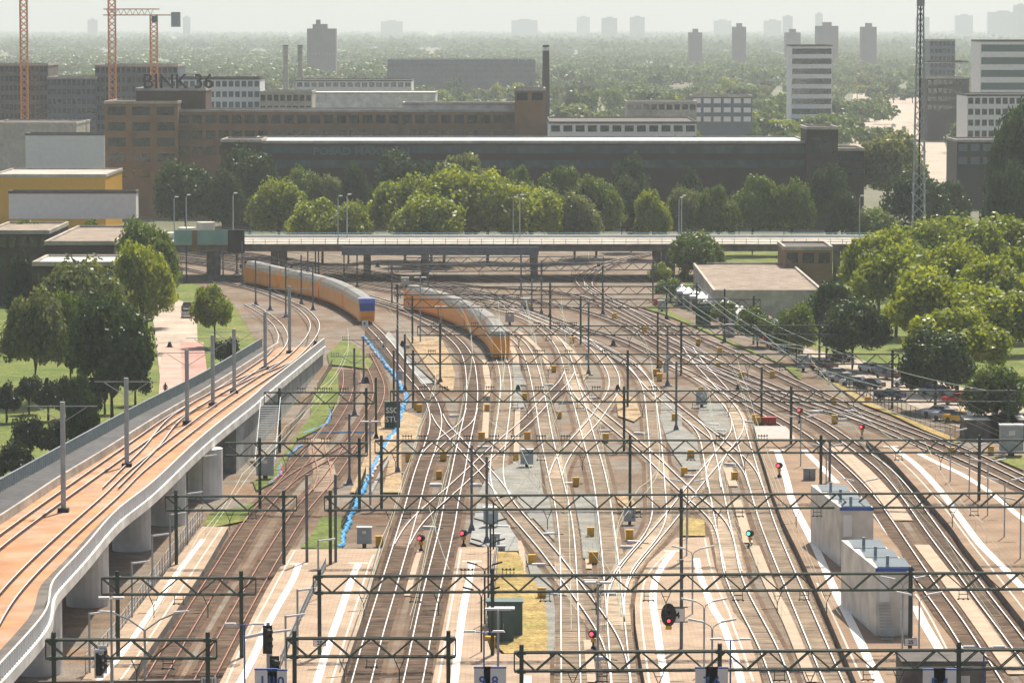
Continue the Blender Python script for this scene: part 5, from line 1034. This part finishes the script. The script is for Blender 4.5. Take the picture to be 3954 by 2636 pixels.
def towers():
    p = G(3545, 1120); p.z = 0; h = at(3560, 25, p.y).z; t = thing('lattice_mast', 'tall white lattice radio mast rising from the right trees', 'mast', p); m = MB(); lattice(m, p, h, 2.7, 1.1, 26, .16); m.build('lattice', M['lgrey'], t); MB().box(p.x - .7, p.x + .7, p.y - .7, p.y + .7, h, h + 2.5).build('antenna_box', M['lgrey'], t); m = MB(); m.bar(p, p + Vector((0, 0, h)), .3); m.build('cable_ladder', M['black'], t)
    cr = mat('crane_orange', (.62, .22, .03), .5, .1, 1)
    for X, T, l in ((53, -80, 'yellow-orange tower crane at far left edge'), (256, -80, 'taller orange tower crane of the middle pair'), (353, 35, 'orange tower crane with jib pointing left')):
        a = at(X * 1.681, T * 1.681, 1285); q = Vector((a.x, 1285, 0)); t = thing('tower_crane', l, 'crane', q); m = MB(); lattice(m, q, a.z, 2.3, 2.3, 34, .3); m.build('mast', cr, t); m = MB(); L = 17 if T > 0 else 40; m2 = [(-L, 8)]
        for s in (-1, 1): m.bar((q.x - L, 1285 + s, a.z), (q.x + 8, 1285 + s, a.z), .35)
        m.bar((q.x - L, 1285, a.z + 2), (q.x + 2, 1285, a.z + 2), .35)
        for k in range(int(L / 2)): m.bar((q.x - k * 2, 1285, a.z + 2), (q.x - k * 2 - 1, 1284, a.z), .15); m.bar((q.x - k * 2 - 1, 1284, a.z), (q.x - k * 2 - 2, 1285, a.z + 2), .15)
        m.build('jib', cr, t); MB().box(q.x + 6, q.x + 9, 1283.5, 1286.5, a.z - 4, a.z + 1).build('counterweight', M['lgrey'], t); MB().box(q.x - .5, q.x + 1.5, 1283, 1284, a.z - 2.5, a.z - .3).build('cab', M['teal'], t)
    for s, lab, top in (('D3 1330,975', 'nearer white two-storey container office with outside stairs', 'D3 1330,510'), ('D3 1085,500', 'farther white two-storey container office behind the first', 'D3 1085,92')):
        p = G(*p1(s), .8); h = at(*p1(top), p.y).z; t = thing('container_office', lab, 'container office', (p.x, p.y, .8)); k = MB(); dx = -1.4
        k.hexa([(p.x, p.y, .8), (p.x + 3.1, p.y, .8), (p.x + 3.1 + dx, p.y + 17, .8), (p.x + dx, p.y + 17, .8), (p.x, p.y, h), (p.x + 3.1, p.y, h), (p.x + 3.1 + dx, p.y + 17, h), (p.x + dx, p.y + 17, h)]); k.build('walls', M['cream'], t)
        MB().box(p.x - .05, p.x + 3.15, p.y - .08, p.y - .005, h - .3, h + .03).build('blue_trim', M['blue'], t)
        for i in range(3): MB().box(p.x + .15 - .47 * i, p.x + 2.9 - .47 * i, p.y + .2 + 5.65 * i, p.y + 5.5 + 5.65 * i, h, h + .08).build('roof_module', M['glassb'], t); MB().cyl((p.x + 1.2 - .47 * i, p.y + 2.5 + 5.65 * i), .14, h, h + .7, 8).build('roof_vent', M['lgrey'], t)
        for i in range(2): MB().box(p.x + (.3, 2)[i], p.x + (1.1, 2.9)[i], p.y - .06, p.y - .005, .95 + 2.7 * (1 - i), 2.95 + 2.7 * (1 - i)).build('door', M['white'], t)
        for i in range(13): MB().box(p.x + .2, p.x + 1.2, p.y - 3.3 + i * .25, p.y - 3.1 + i * .25, .8 + i * .21, .85 + i * .21).build('step', M['lgrey'], t)
    p = G(*p1('D3 1515,1450'), .8); t = thing('brown_hut', 'small brown hut with pale door at the bottom right', 'hut', p); MB().box(p.x, p.x + 6.2, p.y, p.y + 5, .8, 3.9).build('walls', M['concd'], t); MB().box(p.x - .1, p.x + 6.3, p.y - .1, p.y + 5.1, 3.9, 4.1).build('roof', M['roofd'], t); MB().box(p.x + 2, p.x + 5, p.y - .05, p.y - .005, .8, 3).build('door', M['cream'], t)
    for s, w, l in (('C3 1945,890', 6.5, 'long rusty container with pale roof'), ('C3 2120,890', 4.5, 'shorter rusty container right of the long one')): p = G(*p1(s)); t = thing('storage_container', l + ' at the car park', 'container', p); MB().box(p.x, p.x + w, p.y, p.y + 5, 0, 2.5).build('body', M['concd'], t); MB().box(p.x - .05, p.x + w + .05, p.y - .05, p.y + 5.05, 2.5, 2.6).build('roof', M['cream'], t)
    p = G(*p1('C1 1138,578')); t = MB(); 
    for s in (-.11, .11): t.tube([(p.x + s, p.y + s, 0), (p.x + s * .9, p.y, .45), (p.x + s * .8, p.y, .85)], .075, 8, r2=.1)
    t.tube([(p.x, p.y, .8), (p.x, p.y, 1.1), (p.x, p.y, 1.42), (p.x, p.y, 1.5)], .2, 10, r2=.14); t.ball((p.x, p.y, 1.62), .1, .11, .13, 10)
    for s in (-1, 1): t.tube([(p.x + s * .2, p.y, 1.4), (p.x + s * .28, p.y, 1.08), (p.x + s * .26, p.y - .1, .8)], .055, 8, r2=.04)
    o = t.build('person', M['black'], smooth=True); tag(o, 'person in dark clothes walking on the plaza, bag in hand', 'person')
    rail_fence('E8 470,370 700,440 1000,560 1250,720 E2 330,70 560,180 800,280 960,350', 1.9, 2.5, 'dark bar fence between the tracks and the car park', 'green', 0, 2, 'bar_fence', .5)
safe(towers)
# ---------------------------------------------------------------- trees
def crown(seed, nc, nl, ls, elong=1.0):
    g = np.random.default_rng(seed); D = g.normal(size=(nc, 3)); D[:, 2] = np.abs(D[:, 2]) * .9 - .35 * g.random(nc); D /= np.linalg.norm(D, axis=1)[:, None]
    C = D * (g.uniform(.45, .82, nc))[:, None]; cr = g.uniform(.2, .36, nc); tint = g.uniform(0, .35, nc)
    idx = np.repeat(np.arange(nc), nl); N = len(idx); d = g.normal(size=(N, 3)); d /= np.linalg.norm(d, axis=1)[:, None]; P = C[idx] + d * (cr[idx] * g.uniform(.6, 1.08, N))[:, None]
    nrm = d + g.normal(size=(N, 3)) * .6; nrm /= np.linalg.norm(nrm, axis=1)[:, None]; u = np.cross(nrm, g.normal(size=(N, 3))); u /= np.linalg.norm(u, axis=1)[:, None]; v = np.cross(nrm, u); s = (ls * g.uniform(.6, 1.3, N))[:, None]
    V = np.stack([P - u * s, P - v * s * .7, P + u * s, P + v * s * .7], 1).reshape(-1, 3); me = bpy.data.meshes.new('crown'); me.vertices.add(4 * N); me.vertices.foreach_set('co', V.astype(np.float32).ravel()); me.loops.add(4 * N); me.loops.foreach_set('vertex_index', np.arange(4 * N, dtype=np.int32)); me.polygons.add(N); me.polygons.foreach_set('loop_start', np.arange(0, 4 * N, 4, dtype=np.int32))
    at_ = me.attributes.new('tint', 'FLOAT', 'POINT'); at_.data.foreach_set('value', np.repeat(tint[idx], 4).astype(np.float32)); me.update(); me.validate(); return me
LM = dict(bright=leafmat('leaves_bright', (.17, .22, .018), k=.5), mid=leafmat('leaves_mid', (.085, .135, .02)), dark=leafmat('leaves_dark', (.035, .065, .016), k=.3), gray=leafmat('leaves_grey', (.12, .15, .06)), pine=leafmat('needles', (.03, .045, .018), k=.2))
CM = {}
def cmesh(kind, size, v):
    k = (kind, size, v)
    if k not in CM:
        me = crown(v * 7 + size, (60, 34, 16)[size], (210, 110, 34)[size], (.05, .07, .125)[size]); me.materials.append(LM[kind]); CM[k] = me
    return CM[k]
TK = MB(); TK.tube([(0, 0, 0), (.15, 0, .4), (0, .1, 1)], .5, 7, r2=.2)
for a_ in range(5): TK.tube([(0, 0, .55), (2.2 * math.cos(a_ * 1.26), 2.2 * math.sin(a_ * 1.26), 1.05)], .18, 5, r2=.06)
TM = bpy.data.meshes.new('trunk'); TM.from_pydata(TK.v, [], TK.f); TM.materials.append(M['bark']); rt = random.Random(3)
def tree(kind, x, yt, w, d, label, group, size=0, low=.2):
    """U pixels: centre x, top yt, crown width w; stands at distance d"""
    p = at(x * 1.681, yt * 1.681, d); r = w * 1.681 / 2 / (F / d); h = max(3, p.z); t = thing('tree', label, 'tree', (p.x, d, 0), rt.uniform(0, 6), group)
    o = bpy.data.objects.new('crown', cmesh(kind, size, rt.randrange(3))); COL.objects.link(o); o.parent = t; z0 = h * low; o.location = (0, 0, z0 + (h - z0) * .45); o.scale = (r * 1.22, r * 1.22, (h - z0) * .58)
    k = bpy.data.objects.new('trunk', TM); COL.objects.link(k); k.parent = t; k.scale = (max(.35, r * .1), max(.35, r * .1), h * .62)
def forest():
    def many(L, group, size, lab, low=.12):
        for i, (k, x, yt, w, d) in enumerate(L): tree(k, x, yt, w, d, lab % dict(bright='bright yellow-green', mid='mid green', dark='dark green', gray='grey-green', pine='dark needled')[k], group, size, low)
    many([('dark', 425, 365, 125, 860), ('dark', 572, 333, 130, 880), ('dark', 520, 385, 80, 850), ('bright', 640, 415, 120, 830), ('bright', 740, 450, 130, 810), ('bright', 800, 465, 100, 810), ('mid', 700, 380, 80, 900), ('gray', 760, 400, 80, 900), ('dark', 815, 368, 60, 890), ('dark', 925, 352, 140, 880), ('bright', 930, 400, 150, 820), ('bright', 1020, 390, 150, 815), ('bright', 1120, 395, 150, 815), ('bright', 1220, 420, 150, 812), ('bright', 990, 450, 150, 800), ('gray', 1070, 345, 140, 890), ('gray', 1320, 440, 110, 815), ('mid', 1200, 375, 80, 880), ('mid', 1290, 375, 110, 870), ('mid', 1370, 400, 110, 830), ('dark', 1445, 360, 80, 900), ('dark', 1450, 410, 90, 850), ('bright', 1500, 430, 80, 825), ('gray', 1580, 425, 90, 835), ('dark', 1590, 383, 50, 900), ('mid', 1650, 420, 90, 830), ('mid', 1730, 395, 110, 840), ('mid', 1820, 410, 90, 840), ('dark', 1905, 375, 90, 850), ('dark', 1935, 430, 70, 830), ('mid', 2010, 480, 110, 830), ('gray', 2040, 300, 150, 980), ('dark', 2110, 400, 140, 860), ('dark', 2180, 410, 90, 870), ('dark', 2340, 230, 130, 800), ('dark', 2320, 370, 100, 780), ('dark', 2285, 450, 60, 800)], 'trees beyond the overpass', 0, '%s leafy tree of the belt beyond the overpass')
    many([('bright', x, y, w, d) for x, y, w, d in ((2020, 520, 150, 660), (2120, 505, 170, 680), (2220, 490, 170, 690), (2320, 500, 170, 700), (2060, 560, 170, 620), (2180, 560, 190, 600), (2300, 580, 190, 590), (2150, 620, 200, 560), (2280, 650, 200, 550), (2200, 700, 210, 525), (2330, 560, 150, 610))], 'plane trees around the radio mast', 0, '%s plane tree in the dense grove at right')
    many([('dark', 1900, 640, 120, 580), ('dark', 1960, 690, 140, 560), ('mid', 1830, 700, 90, 570), ('dark', 2150, 750, 150, 500), ('mid', 2290, 840, 130, 470), ('mid', 1740, 700, 90, 600), ('mid', 1600, 535, 110, 735), ('mid', 1660, 690, 80, 640), ('mid', 1540, 640, 60, 700), ('bright', 1520, 600, 50, 740)], 'trees before the sawtooth building', 0, '%s bushy tree between the car park and the buildings', .05)
    many([('mid', 335, 500, 130, 640), ('bright', 325, 550, 130, 590), ('gray', 195, 600, 190, 540), ('gray', 80, 660, 130, 510), ('mid', 160, 660, 100, 520), ('dark', 255, 680, 180, 480), ('bright', 492, 648, 90, 600), ('pine', 42, 575, 60, 600), ('mid', 60, 500, 100, 720), ('mid', 215, 500, 60, 760), ('dark', 190, 850, 70, 440), ('dark', 300, 520, 70, 680)], 'trees of the park at left', 0, '%s tree of the small park left of the viaduct')
    many([('pine', x, y, w, dz((y + h) * 1.681)) for x, y, w, h in ((15, 880, 60, 90), (65, 860, 60, 90), (110, 870, 60, 95), (160, 860, 55, 100), (200, 880, 60, 110), (240, 840, 60, 110), (70, 950, 80, 120), (190, 930, 80, 120), (115, 960, 70, 110), (30, 1010, 90, 120), (310, 830, 60, 100), (520, 770, 60, 90))], 'pines in the playground', 1, '%s low pine beside the playground', .05)
    rf = random.Random(11)
    for g in range(270):
        u = rf.random(); d = 1150 + 1900 * u ** 1.1; x = rf.uniform(-30, 2390); zt_ = rf.uniform(9, 17); p = at(x * 1.681, 0, d); yt = (V0 + (H - zt_) * F / d) / 1.681
        if 1930 < x < 2180 and d < 2300: continue
        if d < 1330 and x < 610: continue
        tree(rf.choice(('mid', 'mid', 'bright', 'dark', 'gray')), x, yt, rf.uniform(9, 17) * F / d / 1.681, d, 'distant round-crowned tree in the green suburbs behind the factory', 'trees of the green suburbs', 2, .05)
    for nm, d0, d1, n, sc in (('near_woods', 1500, 3300, 900, 7), ('middle_woods', 3000, 6000, 1500, 10), ('far_woods', 6000, 15500, 1500, 20)):
        me = crown(5, 16, 22 if d0 < 6000 else 10, .16 if d0 < 6000 else .3); k = len(me.vertices); V = np.empty(k * 3, np.float32); me.vertices.foreach_get('co', V); V = V.reshape(-1, 3); tn = np.empty(k, np.float32); me.attributes['tint'].data.foreach_get('value', tn); out = []
        for i in range(n):
            d = rf.uniform(d0, d1); x = rf.uniform(-.15, .15) * d; s = sc * rf.uniform(.7, 1.2)
            if nm == 'near_woods' and .10 < x / d + .0 < .128 and d < 2400: x = .145 * d
            out.append(V * np.array([s, s, min(13, s * .9) * rf.uniform(.8, 1.2)], np.float32) + np.array([x, d, min(8, s * .55)], np.float32))
        A = np.concatenate(out); N = len(A) // 4; m = bpy.data.meshes.new(nm); m.vertices.add(len(A)); m.vertices.foreach_set('co', A.ravel()); m.loops.add(4 * N); m.loops.foreach_set('vertex_index', np.arange(4 * N, dtype=np.int32)); m.polygons.add(N); m.polygons.foreach_set('loop_start', np.arange(0, 4 * N, 4, dtype=np.int32)); q = m.attributes.new('tint', 'FLOAT', 'POINT'); q.data.foreach_set('value', np.tile(tn, n)); m.update(); m.materials.append(LM['mid']); o = bpy.data.objects.new(nm, m); COL.objects.link(o); o['kind'] = 'stuff'
safe(forest)
for o_ in list(bpy.data.objects):      # short labels only
    l_ = o_.get('label')
    if l_ and len(l_.split()) < 4: o_['label'] = l_ + ' in the scene'
